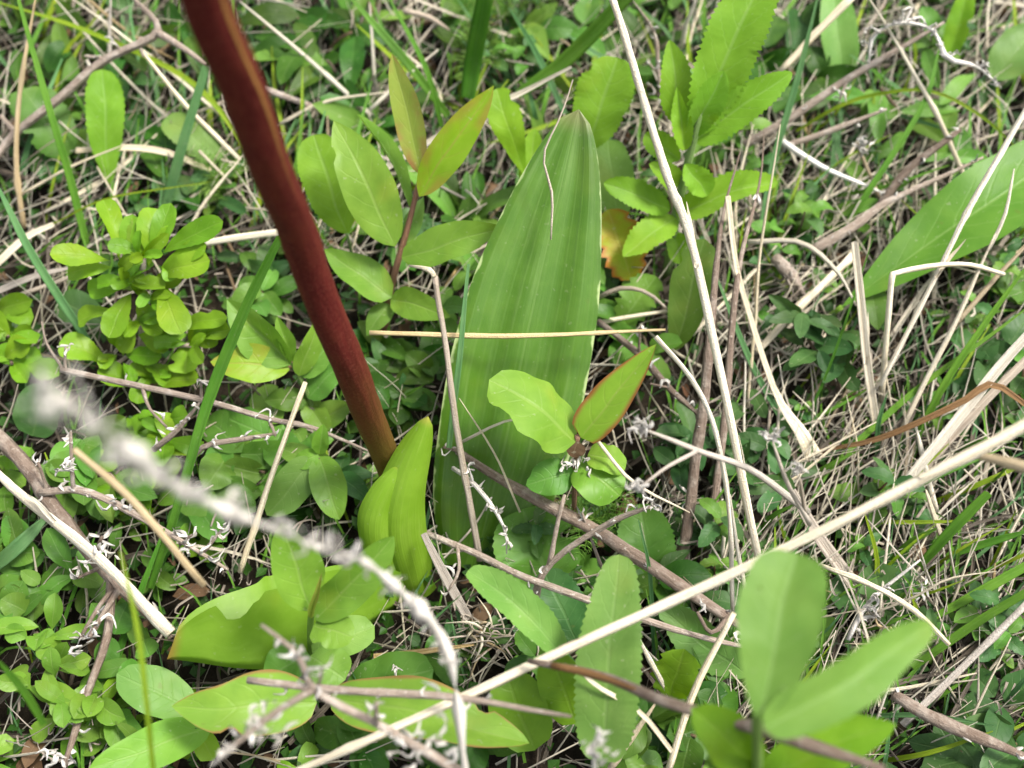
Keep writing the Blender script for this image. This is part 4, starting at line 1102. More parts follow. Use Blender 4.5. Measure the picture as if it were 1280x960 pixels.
straw('long straight white straw crossing the large smooth leaf', [(1100, 482, 4), (1183, 320, 8), (1223, 240, 9.6), (1290, 124, 12)], [6, 7, 8, 8], 'white')
straw('thin curved straw in front of the large smooth leaf at the edge', [(1236, 312, 8), (1257, 267, 9), (1268, 210, 9.6)], 5, 'white')
straw('bent white straw folded over below the large smooth leaf', [(1102, 502, 2), (1109, 410, 6), (1114, 350, 8.4), (1122, 341, 8.6), (1167, 332, 8.4), (1209, 331, 8), (1255, 343, 7)], [9, 8, 8, 8, 7, 6], 'straw', wob=0.0004)
straw('broad stained straw standing upright below the large smooth leaf', [(1094, 532, 2), (1083, 456, 4.6), (1076, 385, 7), (1068, 302, 9.6)], [11, 13, 12, 11], 'white', 'blade', fold=30)
straw('white arching straw left of the broad stained straw', [(935, 303, 5), (1000, 303, 6), (1046, 339, 6), (1071, 382, 5)], 7, 'white')
straw('thick white straw in the right edge tangle', [(1112, 630, 2), (1150, 582, 3.6), (1237, 473, 6), (1290, 414, 7.5)], [10, 14, 15, 13], 'white', 'blade', fold=30)
straw('grey flat straw under the thick white one at the right', [(1140, 606, 1.6), (1200, 535, 3), (1285, 448, 5)], [8, 11, 11], 'grey', 'blade')
straw('rust brown dead blade arching through the right-hand tangle', [(1025, 563, 2), (1089, 551, 3.4), (1145, 530, 4.6), (1205, 502, 5.6), (1241, 481, 6), (1288, 512, 5.2)], [5, 9, 11, 11, 9], 'rust', 'blade', fold=40)
straw('pale slanting straw left of the thick white one at right', [(1128, 535, 2.4), (1188, 413, 5.6), (1245, 292, 8.6)], 7, 'white')
straw('tan straw slanting to the right edge beside the bent straw', [(1192, 408, 5), (1240, 352, 6.4), (1290, 300, 7.6)], 7, 'tan')
straw('white straw end showing beside the broad stained straw', [(946, 440, 3), (1005, 378, 4), (1066, 320, 5)], [8, 10, 9], 'white')
straw('short white straw standing in the tangle below the rust blade', [(1170, 640, 1.6), (1156, 580, 3), (1144, 532, 4)], 8, 'white')
straw('wide grey dead blade crossing under the diagonal straw at right', [(1080, 748, 2), (1026, 674, 3), (990, 612, 4)], [18, 18, 15, 10], 'grey', 'blade', fold=20)
straw('white straw peg right of the fan of blades', [(1176, 670, 2), (1166, 640, 3), (1158, 612, 4)], 8, 'white')
straw('yellowish curved straw below the diagonal one at the right', [(1026, 707, 4), (1089, 730, 4.6), (1145, 765, 4.4), (1186, 806, 3.6)], [6, 7, 7, 6], 'straw')
straw('grey-white straw slanting up to the right edge near the bottom', [(1128, 906, 2), (1213, 825, 4), (1288, 750, 6)], [10, 10, 9], 'grey')
straw('white stick rising from the bottom right of the bluish toothed leaf', [(835, 965, 3), (867, 868, 5.6), (918, 766, 8)], [11, 11, 9], 'white')
straw('pale curved dead blade crossing the brown blurred twig at the bottom', [(838, 938, 6), (799, 889, 8), (746, 857, 9.6), (718, 832, 10.6)], [6, 7, 6, 4], 'straw', 'blade')
straw('short pale straw right of the upright bluish leaf', [(836, 868, 3), (812, 825, 4.6), (790, 782, 6)], 7, 'straw')
straw('tan straw leaning at the bottom edge right of the bluish leaf', [(762, 962, 4), (790, 920, 5), (818, 880, 6)], 9, 'tan')
straw('white straw lying along the thick brown twig at the left', [(-10, 584, 6), (28, 620, 6), (124, 698, 6), (214, 792, 5)], [9, 13, 14, 15], 'white', wob=0.0005)
straw('blurred tan straw slanting over the blurred twig at left', [(255, 732, 14), (160, 622, 17), (92, 562, 19)], [9, 10, 8], 'tan')
straw('white straight straw left of the four-leaved shoot', [(300, 715, 2), (331, 619, 4.4), (382, 478, 8)], [9, 9, 7], 'white')
straw('broad grey dead blade beside the sheath foot', [(585, 775, 2), (556, 720, 3.4), (530, 668, 4.6)], [13, 13, 8], 'grey', 'blade')
straw('horizontal tan straw below the sheath foot', [(468, 822, 3), (520, 816, 3), (592, 806, 3)], 9, 'tan', 'blade')
straw('thin straw leaning across the ribbed leaf foot', [(650, 640, 4), (620, 570, 6.4), (574, 498, 8.6)], 3, 'straw')
straw('thin curved straw reaching the round leaf of the curled shoot', [(578, 552, 6), (630, 528, 7.4), (682, 518, 8)], 4, 'straw')
straw('thin pale straw running down right from the curled shoot', [(742, 545, 8), (790, 602, 7), (862, 640, 6)], 5, 'white')
straw('white stub standing up behind the red-edged leaf', [(740, 520, 7), (752, 495, 8), (770, 467, 9)], 4.5, 'white')
straw('thin hooked white straw with a fan end in the right tangle', [(1080, 770, 2.5), (1130, 752, 4), (1160, 737, 5), (1188, 723, 5.6), (1246, 714, 5.8)], 4, 'white')
straw('curled white straw hanging under the purple shoot', [(482, 420, 2), (486, 460, 1.8), (510, 480, 1.8), (545, 484, 2)], 7, 'grey', 'blade')
straw('long leaning straw behind the twin brown stems', [(842, 260, 2), (870, 350, 2.6), (925, 420, 3)], 5, 'grey')
straw('white short straw under the golden straw right end', [(745, 404, 2.4), (800, 394, 3), (858, 386, 3)], 6, 'straw')
straw('grey arching straw right of the ribbed leaf', [(748, 372, 3), (780, 360, 4), (812, 368, 4), (846, 398, 3)], 6, 'grey')

# ------------------------------------------------------------------ woody twigs
twig('thick brown twig passing in front of the ribbed leaf foot down to the right', [(545, 546, 4), (600, 583, 4.4), (665, 622, 5), (746, 664, 5.4), (852, 735, 5), (940, 792, 4)], [7, 11, 15, 17, 18], 'bark', husks=8,
     sides=(([(912, 770, 4.5), (888, 790, 5.4), (872, 764, 6)], 7, 2), ([(575, 565, 4.3), (553, 560, 5)], 6, 3)), hs=1.0)
twig('thinner grey-brown twig running below the thick one', [(528, 664, 3), (590, 690, 3.6), (660, 723, 4.4), (740, 752, 5), (830, 784, 5), (945, 810, 4)], [8, 9, 10, 10], 'twig', husks=7,
     sides=(([(572, 682, 3.5), (574, 712, 3.4), (560, 738, 3)], 5, 3),))
twig('left of the twin brown stems behind the long white straw', [(848, 735, 0.5), (863, 620, 3.4), (884, 470, 7), (891, 388, 8.5), (902, 285, 9.4), (925, 190, 9.6)], [17, 14, 13, 12, 8, 4], 'bark', husks=3)
twig('right of the twin brown stems behind the long white straw', [(880, 700, 0.5), (895, 611, 2.4), (909, 495, 5), (916, 388, 7.4), (931, 300, 8.6), (950, 225, 9), (955, 160, 9)], [10, 10, 9, 7, 3], 'bark', husks=2)
twig('thin brown twig between the golden straw and the twin stems', [(748, 402, 3), (799, 442, 3.6), (835, 484, 3.6), (876, 522, 3)], [7, 9, 9], 'bark', husks=7, sides=(([(799, 442, 3.6), (802, 408, 5)], 4, 3), ([(835, 484, 3.6), (812, 480, 4.4)], 4, 2)))
twig('thick brown twig in the left corner ending under the folded leaf', [(-12, 536, 4), (32, 583, 4.4), (71, 640, 4.6), (135, 716, 4.4), (214, 798, 3.6)], [18, 19, 19, 18, 16], 'bark', husks=10, clump=(((125, 690, 6), 12, 0.003), ((105, 800, 5), 8, 0.002), ((70, 950, 4), 9, 0.002), ((80, 590, 6.4), 10, 0.003)),
     sides=(([(140, 722, 4.4), (135, 790, 4.0), (106, 875, 3.4), (82, 958, 3)], 13, 8), ([(60, 622, 4.6), (46, 580, 6)], 6, 3), ([(120, 700, 4.6), (128, 672, 6)], 8, 5), ([(142, 735, 4.4), (122, 760, 4.8), (100, 800, 4.6)], 7, 5),
            ([(128, 708, 4.6), (95, 722, 5.4)], 6, 3), ([(150, 735, 4.4), (112, 795, 5.2)], 9, 6), ([(178, 762, 4), (200, 770, 4.6)], 6, 3)), hs=1.1)
twig('thin pale twig crossing left to right behind the thick green blade', [(76, 462, 6), (170, 481, 6), (269, 504, 6), (340, 523, 5.6), (391, 536, 5), (466, 566, 4)], [8, 8, 8, 7, 6], 'twig', husks=8, hs=0.9,
     sides=(([(80, 463, 6), (58, 430, 6.6), (52, 402, 7)], 4), ([(178, 484, 6), (188, 512, 5.6), (208, 535, 5)], 5, 3), ([(252, 500, 6), (250, 476, 7)], 5, 4), ([(82, 462, 6), (84, 432, 7)], 5, 4), ([(335, 522, 5.6), (344, 545, 5)], 5, 1)))
twig('pale twig with papery bracts in the shade below the blurred twig', [(50, 616, 5), (106, 613, 5.4), (177, 648, 5), (285, 714, 4)], [9, 10, 9], 'twig', husks=24, hs=1.2, sides=(([(92, 613, 5.4), (90, 540, 7)], 6, 7), ([(250, 694, 4), (280, 660, 5)], 6, 6), ([(225, 680, 4.2), (240, 668, 4.8)], 5, 5)))
twig('white crooked twig with frayed bits left of the four-leaved shoot', [(192, 562, 4.6), (222, 535, 5.6), (250, 503, 6.6)], [8, 8, 6], 'twig', husks=9, hs=0.9)
twig('white hooked twig with curled bits under the thin pale twig', [(240, 580, 4.6), (248, 562, 5.2), (268, 553, 5.4), (310, 548, 5.2), (345, 542, 5)], [6, 7, 7, 7], 'twig', husks=18, hs=0.8)
twig('bare white forked twig with feathery ends near the sheath', [(566, 585, 5), (590, 602, 5.4), (616, 632, 5), (632, 662, 4.6), (634, 694, 4)], [5, 6, 6, 5, 3], 'husk', husks=16, hs=0.8, sides=(([(590, 602, 5.4), (585, 585, 6)], 4, 4),))
twig('grey dead stalk with frayed tip right of the round dark leaf', [(665, 760, 3), (686, 708, 5), (757, 655, 7), (818, 631, 8.4)], [13, 9, 8, 8], 'twig', husks=9, hs=0.9, sides=(([(686, 706, 5), (707, 618, 7.6)], 7), ([(755, 715, 3.6), (728, 640, 6)], 5, 5)), clump=(((816, 632, 8.5), 8, 0.0014),))
twig('blurred grey flower stalk with white fluffy heads right of the curled shoot', [(1010, 640, 9), (941, 590, 12), (870, 562, 14), (806, 536, 15)], [9, 9, 8, 7], 'grey', name='dry_flower_stalk', cat='stalk', hs=0.75, knob=0.05,
     sides=(([(872, 563, 14), (836, 582, 14.6), (804, 606, 15)], 6),), clump=(((800, 533, 15.2), 22, 0.0013), ((797, 606, 15.2), 20, 0.0012)))
twig('blurred double-headed stalk in front of the dark sprig right of centre', [(1012, 655, 9), (990, 612, 12), (966, 552, 14)], [7, 6, 6], 'grey', name='dry_flower_stalk', cat='stalk', hs=0.75, knob=0.05,
     sides=(([(1006, 640, 10), (1000, 600, 13)], 6),), clump=(((966, 546, 14.2), 18, 0.0012), ((999, 586, 13.6), 18, 0.0012)))
twig('pinkish branch rising from the straws to the top right', [(930, 182, 3), (987, 147, 4.4), (1083, 83, 6.6), (1180, 28, 8.6)], [11, 11, 10, 8], 'twig', husks=6, sides=(([(1060, 98, 6), (1050, 124, 5.6)], 5, 4),), knob=0.12)
twig('white crumbly strand hanging over the pinkish branch at top right', [(1086, 80, 7.4), (1092, 45, 8.6), (1125, 28, 9.4), (1165, 38, 9.2), (1183, 73, 8.6), (1223, 83, 8.2), (1252, 110, 7.4)], [3, 4, 4, 4, 5, 6, 3], 'husk', husks=60, hs=0.6,
     sides=(([(1130, 30, 9.4), (1140, 10, 10), (1128, 14, 10)], 4, 3), ([(1125, 30, 9.3), (1150, 22, 9.6), (1158, 36, 9.2)], 4, 2), ([(1088, 60, 8), (1078, 50, 8.4)], 3, 3), ([(1100, 40, 9), (1090, 32, 9.2), (1082, 38, 9)], 3, 3), ([(1183, 73, 8.6), (1196, 66, 8.8)], 3, 4), ([(1223, 83, 8.2), (1236, 78, 8.4)], 3, 4), ([(1160, 37, 9.2), (1172, 30, 9.6)], 3, 2)), knob=0.5, lump=0.7)
twig('thin tan twig below the pinkish branch', [(975, 184, 3), (1040, 163, 4.4), (1109, 136, 5.6)], [8, 8, 7], 'twig', husks=3)
twig('brown shaggy dead stalk in the middle of the top right straws', [(1095, 262, 3), (1140, 207, 4.6), (1202, 162, 6)], [9, 11, 10], 'bark', husks=10, hs=0.8)
twig('long tan stick from the arching straw up to the right', [(1015, 313, 3), (1067, 283, 4), (1120, 247, 5), (1230, 195, 6.4)], [13, 13, 11, 7], 'twig', husks=5)
twig('white thin twig crossing behind the pale grass blade', [(975, 175, 3.4), (1030, 210, 3.6), (1104, 243, 3)], 7, 'husk', husks=5)
twig('thick broken brown stick in the bottom right corner', [(1116, 868, 4), (1174, 900, 4), (1290, 950, 3.6)], [13, 17, 18], 'bark', husks=8, hs=1.2)
twig('brown twig stub left of the large smooth leaf', [(968, 322, 3), (990, 345, 3), (1006, 372, 2.4)], [14, 16, 10], 'twig', knob=0.4)
twig('dry brown seed head hanging at the top right', [(1105, 262, 2.5), (1080, 200, 4), (1072, 178, 5)], [4, 4, 5], 'tan', husks=0, clump=(((1076, 182, 5), 18, 0.0016),), name='dry_seed_head', cat='seed head', hs=1.0)
twig('papery white scraps caught in the straws right of the foreground leaf', [(1060, 800, 2.5), (1090, 750, 3.6), (1150, 700, 5)], 6, 'husk', husks=16, hs=0.9, clump=(((1150, 740, 4), 7, 0.002), ((1095, 770, 3), 6, 0.002)))

# the frayed crown of an old grass tussock
rc = random.Random(9)
for lab, cx, cy, n_f, sp in (('matted grey fibrous crown of an old tussock below the sheath', 600, 790, 46, 34), ('frayed grey straw crown left of the large smooth leaf', 985, 345, 22, 22), ('frayed pale crown of dead grass at the right below the rust blade', 1120, 800, 40, 40)):
    t = plant('dead_tussock', lab, 'dead grass', (cx, cy, 0.2))
    for i in range(n_f):
        a_ = rc.uniform(0, 6.28); l = rc.uniform(0.6, 2.2) * sp
        x0, y0 = cx + rc.gauss(0, sp * 0.35), cy + rc.gauss(0, sp * 0.3)
        dx, dy = math.cos(a_) * l, math.sin(a_) * l * 0.7
        h0 = rc.uniform(0.5, 3.0)
        q = [(x0, y0, h0), (x0 + dx * 0.4 + rc.gauss(0, 7), y0 + dy * 0.4 + rc.gauss(0, 7), h0 + rc.uniform(0, 1.2)), (x0 + dx, y0 + dy, h0 + rc.uniform(-0.4, 0.8))]
        stem(t, q, [rc.uniform(1.6, 5), rc.uniform(1.5, 4), 1.0], rc.choice(['grey', 'rotgrey', 'grey', 'straw', 'tan']), name='fibre', wob=0.0015, sides=5)

# out of focus foreground twigs
def rel(x, y, d):
    p = C0 + ray(x, y) * d
    return (x, y, p.z * 100)
twig('pale blurred twig with white tufts arching across the lower left foreground', [(640, 1190, 2), (590, 1010, rel(590, 1010, .36)[2]), (572, 870, rel(572, 870, .33)[2]), (545, 790, rel(545, 790, .315)[2]), (500, 742, rel(500, 742, .30)[2]), (440, 696, rel(440, 696, .28)[2]),
     (375, 674, rel(375, 674, .262)[2]), (290, 640, rel(290, 640, .24)[2]), (215, 602, rel(215, 602, .217)[2]), (140, 545, rel(140, 545, .197)[2]), (62, 486, rel(62, 486, .185)[2])], [8, 9, 10, 11, 12, 11, 12, 13, 15, 17, 19], 'husk', husks=40, hs=0.75, hr=(0.25, 0.97), knob=0.7, lump=1.5,
     clump=((rel(560, 830, 0.321), 7, 0.0009), (rel(530, 772, 0.309), 7, 0.0009), (rel(492, 736, 0.297), 7, 0.0009), (rel(440, 696, 0.279), 7, 0.0009), (rel(405, 684, 0.269), 7, 0.0009), (rel(350, 664, 0.255), 7, 0.0009), (rel(292, 640, 0.239), 7, 0.0009), (rel(240, 613, 0.222), 7, 0.0009), (rel(205, 597, 0.211), 7, 0.0009), (rel(150, 553, 0.197), 9, 0.0016), (rel(105, 520, 0.189), 9, 0.0016), (rel(62, 488, 0.183), 9, 0.0016), (rel(60, 515, 0.187), 9, 0.0016)))
twig('blurred grey twig with white knobs across the red-edged leaves at the bottom', [(590, 975, 13), (532, 939, 14), (472, 903, 15), (394, 861, 16), (370, 818, 17), (326, 782, 18)], [13, 12, 11, 10, 8], 'twig', husks=10, hs=0.9,
     sides=(([(394, 861, 16), (350, 885, 17), (278, 948, 18)], 11, 14), ([(470, 905, 15), (470, 880, 16.4)], 9, 5), ([(398, 855, 16), (402, 832, 17)], 5, 4)), clump=(((372, 812, 17.2), 6, 0.0012), ((330, 900, 17), 14, 0.003), ((540, 930, 16), 22, 0.005)))
twig('blurred horizontal grey-brown twig behind the white knobbed one', [(310, 850, 11), (444, 864, 12), (568, 872, 13), (715, 896, 14)], [9, 10, 11, 9], 'twig', knob=0.3, husks=6)
twig('blurred brown twig crossing the bottom right foreground below the diagonal straw', [(660, 826, 13), (746, 843, 14), (835, 878, 15.4), (980, 920, 17), (1110, 965, 18)], [6, 12, 14, 16, 19], 'bark', knob=0.2)
twig('rust-coloured blurred stub where the brown twig begins', [(690, 832, 13.6), (745, 843, 14.4), (800, 862, 15)], [9, 10, 8], 'rust', knob=0.05)
twig('white blurred tufted tip at the bottom edge right of centre', [(748, 1020, 13), (745, 980, 15), (744, 930, 17)], [9, 9, 6], 'husk', husks=5, clump=(((744, 935, 17), 14, 0.0016),))

# ------------------------------------------------------------------ feathery herb, grass tufts, repeated undergrowth
def frond_mesh(seed, l=0.04):
    rr = random.Random(seed)
    V, F, U = [], [], []
    def put(geo):
        b = len(V); V.extend(geo[0]); U.extend(geo[2]); F.extend(tuple(i + b for i in f) for f in geo[1])
    c = [Vector((0, 0, 0)), Vector((l * 0.5, 0, l * 0.18)), Vector((l, 0, l * 0.1))]
    put(tube(c, [0.0004, 0.0002], n=6, sides=4))
    cc = crom(c, 12)
    for i in range(2, 12):
        for s in (-1, 1):
            q = cc[i]; ln = l * 0.34 * math.sin(math.pi * (i / 12.6)) * rr.uniform(0.7, 1.2)
            d = Vector((0.7, s * 0.8, rr.uniform(-0.2, 0.7))).normalized() * ln
            put(tube([q, q + d * 0.5 + Vector((0, 0, 0.001)), q + d], [0.00038, 0.0003, 0.0001], n=3, sides=3))
            for _ in range(2):
                a = q + d * rr.uniform(0.3, 0.8); e = Vector((rr.uniform(-.2, 1), s * rr.uniform(0, 1), rr.uniform(-.4, .8))).normalized() * ln * 0.45
                put(tube([a, a + e], [0.0003, 0.0001], n=2, sides=3))
    return V, F, U
FR = []
M['feather'] = leaf_mat('feathery_green', (0.14, 0.27, 0.05), (0.17, 0.31, 0.06), (0.2, 0.33, 0.1), trans=0.2, vary=0.15)
for s in range(3):
    me = make_mesh('frond', *frond_mesh(s)); me.materials.append(M['feather']); FR.append(me)
rf = random.Random(8)
for lab, cx, cy, h, nfr, sz in (('feathery pale green herb at the top beside the wide pale blade', 595, 80, 3, 12, 1.0), ('feathery tuft under the curled round-leaved shoot', 735, 660, 2, 9, 0.75),
                            ('feathery herb between the bush and the maroon stem', 285, 250, 1.6, 8, 0.7), ('feathery herb behind the toothed plant at top', 640, 60, 3, 8, 0.9)):
    t = plant('feathery_herb', lab, 'plant', (cx, cy, 0.5))
    for i in range(nfr):
        o = link('frond', rf.choice(FR), None, t)
        o.location = (rf.gauss(0, .004), rf.gauss(0, .004), rf.uniform(0, h * 0.01))
        o.rotation_euler = (rf.uniform(-.4, .4), rf.uniform(-1.1, -0.1), rf.uniform(0, 6.28))
        o.scale = [sz * rf.uniform(0.7, 1.2)] * 3

def local_leaf(l, w, shape, serr=0, fold=14, droop=0.15, seed=0.0, sdepth=0.1, nv=None):
    c = [Vector((0, 0, 0)), Vector((l * 0.5, 0, l * 0.1)), Vector((l, 0, -l * droop))]
    return leaf_mesh(c, w, Vector((0, 0, 1)), shape=shape, serr=serr, fold=fold, seed=seed, nu=4 if not serr else 6, nv=nv or (serr * 3 if serr else 8), sdepth=sdepth)

def proto_leaf(name, mat, *a, **k):
    me = make_mesh(name, *local_leaf(*a, **k)); me.materials.append(M[mat]); return me
def proto_stem(h, lean, mat, r=0.0006):
    v, f, u = tube([Vector((0, 0, -0.004)), Vector((lean * 0.4, 0, h * 0.6)), Vector((lean, 0, h))], [r, r, r * 0.6], n=5, sides=5)
    me = make_mesh('stem', v, f, u); me.materials.append(M[mat]); return me

KINDS = {}
def kind(key, name, stem_h, leaves_pat, meshes, stem_mesh):
    KINDS[key] = (name, stem_h, leaves_pat, meshes, stem_mesh)
rk = random.Random(3)
def whorl(n, h, up=(-0.5, 0.2), sc=(0.7, 1.15)):
    out = []
    for i in range(n):
        z = h * (0.35 + 0.65 * i / max(1, n - 1))
        out.append((z, i * 2.4 + rk.uniform(-.4, .4), rk.uniform(*up), rk.uniform(*sc)))
    return out
def pairs(n, h):
    out = []
    for i in range(n):
        z = h * (0.25 + 0.75 * i / max(1, n - 1))
        for s in (0, math.pi):
            out.append((z, s + (i % 2) * 1.57 + rk.uniform(-.3, .3), rk.uniform(-0.5, 0.25), (1.15 - 0.5 * i / n) * rk.uniform(0.85, 1.1)))
    return out
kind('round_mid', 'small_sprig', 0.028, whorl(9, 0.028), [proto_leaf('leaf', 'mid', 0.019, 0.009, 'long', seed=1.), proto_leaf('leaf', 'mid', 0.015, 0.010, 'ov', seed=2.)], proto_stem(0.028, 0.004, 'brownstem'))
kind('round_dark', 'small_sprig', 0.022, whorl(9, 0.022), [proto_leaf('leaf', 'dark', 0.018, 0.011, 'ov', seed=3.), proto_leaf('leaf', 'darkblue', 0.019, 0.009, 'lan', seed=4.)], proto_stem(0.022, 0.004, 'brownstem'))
kind('round_fresh', 'small_sprig', 0.026, whorl(8, 0.026), [proto_leaf('leaf', 'spirea', 0.017, 0.010, 'obov', seed=5.), proto_leaf('leaf', 'bright', 0.015, 0.0095, 'obov', seed=6.)], proto_stem(0.026, 0.003, 'brownstem'))
kind('toothed', 'toothed_sprig', 0.034, pairs(5, 0.034), [proto_leaf('leaf', 'darkblue', 0.016, 0.0085, 'ov', 5, seed=7., sdepth=0.25), proto_leaf('leaf', 'mid', 0.015, 0.008, 'ov', 5, seed=8., sdepth=0.25)], proto_stem(0.034, 0.006, 'purplestem'))
kind('long', 'leafy_rosette', 0.006, whorl(6, 0.006, (-1.1, -0.3)), [proto_leaf('leaf', 'mid', 0.042, 0.011, 'long', seed=9., droop=0.05, nv=10), proto_leaf('leaf', 'dark', 0.038, 0.012, 'spat', seed=10., droop=0.05, nv=10)], proto_stem(0.008, 0.001, 'greenstem'))
kind('lobed', 'lobed_rosette', 0.012, whorl(6, 0.012, (-0.7, 0.1)), [proto_leaf('leaf', 'mid', 0.026, 0.018, 'obov', 6, seed=11., sdepth=0.5), proto_leaf('leaf', 'darkblue', 0.024, 0.017, 'obov', 6, seed=12., sdepth=0.5)], proto_stem(0.012, 0.002, 'greenstem'))

def sprig(key, x, y, label, group, sc, rot, z=0.0):
    name, sh, pat, meshes, sm = KINDS[key]
    t = thing(name, label, 'plant', Vector((x, y, z)), group)
    t.rotation_euler = (rk.uniform(-.3, .3), rk.uniform(-.3, .3), rot)
    t.scale = (sc, sc, sc)
    o = bpy.data.objects.new('stem', sm); COL.objects.link(o); o.parent = t
    for (z, an, pitch, s) in pat:
        o = bpy.data.objects.new('leaf', rk.choice(meshes)); COL.objects.link(o); o.parent = t
        o.location = (0.10 * z, 0, z)
        o.rotation_euler = (rk.uniform(-.3, .3), pitch + rk.uniform(-.25, .25), an + rk.uniform(-.3, .3))
        o.scale = (s, s, s)
    return t

LAND = [(380, 300, 'the maroon stem'), (680, 400, 'the big ribbed leaf'), (500, 640, 'the yellow-green sheath'), (310, 780, 'the folded leaf'), (500, 250, 'the bronze-tipped shoot'), (170, 350, 'the little bush'),
        (750, 540, 'the curled shoot'), (890, 150, 'the downy toothed plant'), (1190, 290, 'the large smooth leaf'), (770, 820, 'the bluish toothed leaf'), (1030, 810, 'the blurred foreground plant'),
        (1180, 60, 'the white crumbly strand'), (100, 110, 'the pale forked branch'), (60, 600, 'the thick left twig'), (560, 910, 'the long red-edged leaf'), (300, 890, 'the left red-edged leaf'),
        (890, 500, 'the twin brown stems'), (1140, 530, 'the rust blade'), (1080, 420, 'the broad stained straw'), (1230, 730, 'the fan of blades'), (1190, 905, 'the broken brown stick'),
        (600, 60, 'the wide pale blade'), (130, 160, 'the dark toothed leaf'), (860, 860, 'the white stick'), (1170, 120, 'the arching yellow-green blade'), (390, 590, 'the four-leaved shoot'), (80, 850, 'the bright corner clump')]
USED = {}
def where(what, px, py):
    d = sorted(LAND, key=lambda q: (q[0] - px) ** 2 + (q[1] - py) ** 2)
    def side(q):
        dx, dy = px - q[0], py - q[1]
        if math.hypot(dx, dy) < 45:
            return 'close beside'
        if abs(dx) > abs(dy):
            return 'right of' if dx > 0 else 'left of'
        return 'below' if dy > 0 else 'above'
    for cand in (f'{what} {side(d[0])} {d[0][2]}', f'{what} {side(d[1])} {d[1][2]}', f'{what} {side(d[0])} {d[0][2]}, {side(d[1])} {d[1][2]}', f'{what} {side(d[0])} {d[0][2]}, {side(d[2])} {d[2][2]}', f'{what} {side(d[2])} {d[2][2]}', f'{what} {side(d[1])} {d[1][2]}, {side(d[2])} {d[2][2]}'):
        if cand not in USED and len(cand.split()) <= 16:
            USED[cand] = 1
            return cand
    return f'{what} {side(d[0])} {d[0][2]}'

KEEP = [(520, 690, 62), (310, 785, 105), (600, 690, 40), (600, 560, 60)]
WHAT = {'round_dark': 'low dark round-leaved sprig', 'long': 'low narrow-leaved rosette', 'lobed': 'low lobed-leaf rosette', 'round_mid': 'low small-leaved green sprig', 'round_fresh': 'fresh yellow-green sprig', 'toothed': 'small toothed sprig'}
FILL = [  # region in the picture, kind, how many, label, group
    ((-60, -60, 620, 330), 'round_dark', 8, 'dark small-leaved sprig low in the undergrowth of the upper left', 'dark sprigs, upper left'),
    ((-60, -60, 620, 330), 'long', 16, 'low rosette of narrow leaves in the upper left undergrowth', 'narrow rosettes, upper left'),
    ((-60, -60, 620, 330), 'lobed', 9, 'low lobed-leaf rosette in the upper left undergrowth', 'lobed rosettes, upper left'),
    ((-60, 330, 600, 1020), 'round_mid', 16, 'low small-leaved green sprig in the lower left undergrowth', 'green sprigs, lower left'),
    ((-60, 330, 600, 1020), 'round_dark', 14, 'low dark round-leaved sprig in the lower left undergrowth', 'dark sprigs, lower left'),
    ((-60, 560, 380, 1020), 'round_fresh', 14, 'fresh yellow-green sprig low in the lower left undergrowth', 'fresh sprigs, lower left'),
    ((600, -60, 1340, 330), 'toothed', 22, 'small toothed sprig among the straws of the upper right', 'toothed sprigs, upper right'),
    ((600, -60, 1340, 330), 'long', 16, 'low rosette of narrow leaves among the straws of the upper right', 'narrow rosettes, upper right'),
    ((600, -60, 1340, 330), 'round_mid', 5, 'small green sprig among the straws of the upper right', 'green sprigs, upper right'),
    ((600, 330, 1340, 1020), 'toothed', 28, 'small toothed sprig among the straws of the lower right', 'toothed sprigs, lower right'),
    ((600, 330, 1340, 1020), 'lobed', 9, 'low lobed-leaf rosette among the straws of the lower right', 'lobed rosettes, lower right'),
    ((600, 330, 1340, 1020), 'round_dark', 6, 'dark round-leaved sprig among the straws of the lower right', 'dark sprigs, lower right'),
]
for (x0, y0, x1, y1), key, cnt, lab, grp in FILL:
    made = 0
    while made < cnt:
        px, py = rk.uniform(x0, x1), rk.uniform(y0, y1)
        if any((px - a) ** 2 + (py - b) ** 2 < r * r for a, b, r in KEEP):
            continue
        p = at(px, py, 0.4)
        sc_ = rk.uniform(0.7, 1.2)
        sprig(key, p.x, p.y, where(('larger ' if sc_ > 1.05 else 'tiny ' if sc_ < 0.82 else '') + WHAT[key], px, py), grp, sc_, rk.uniform(0, 6.28))
        made += 1

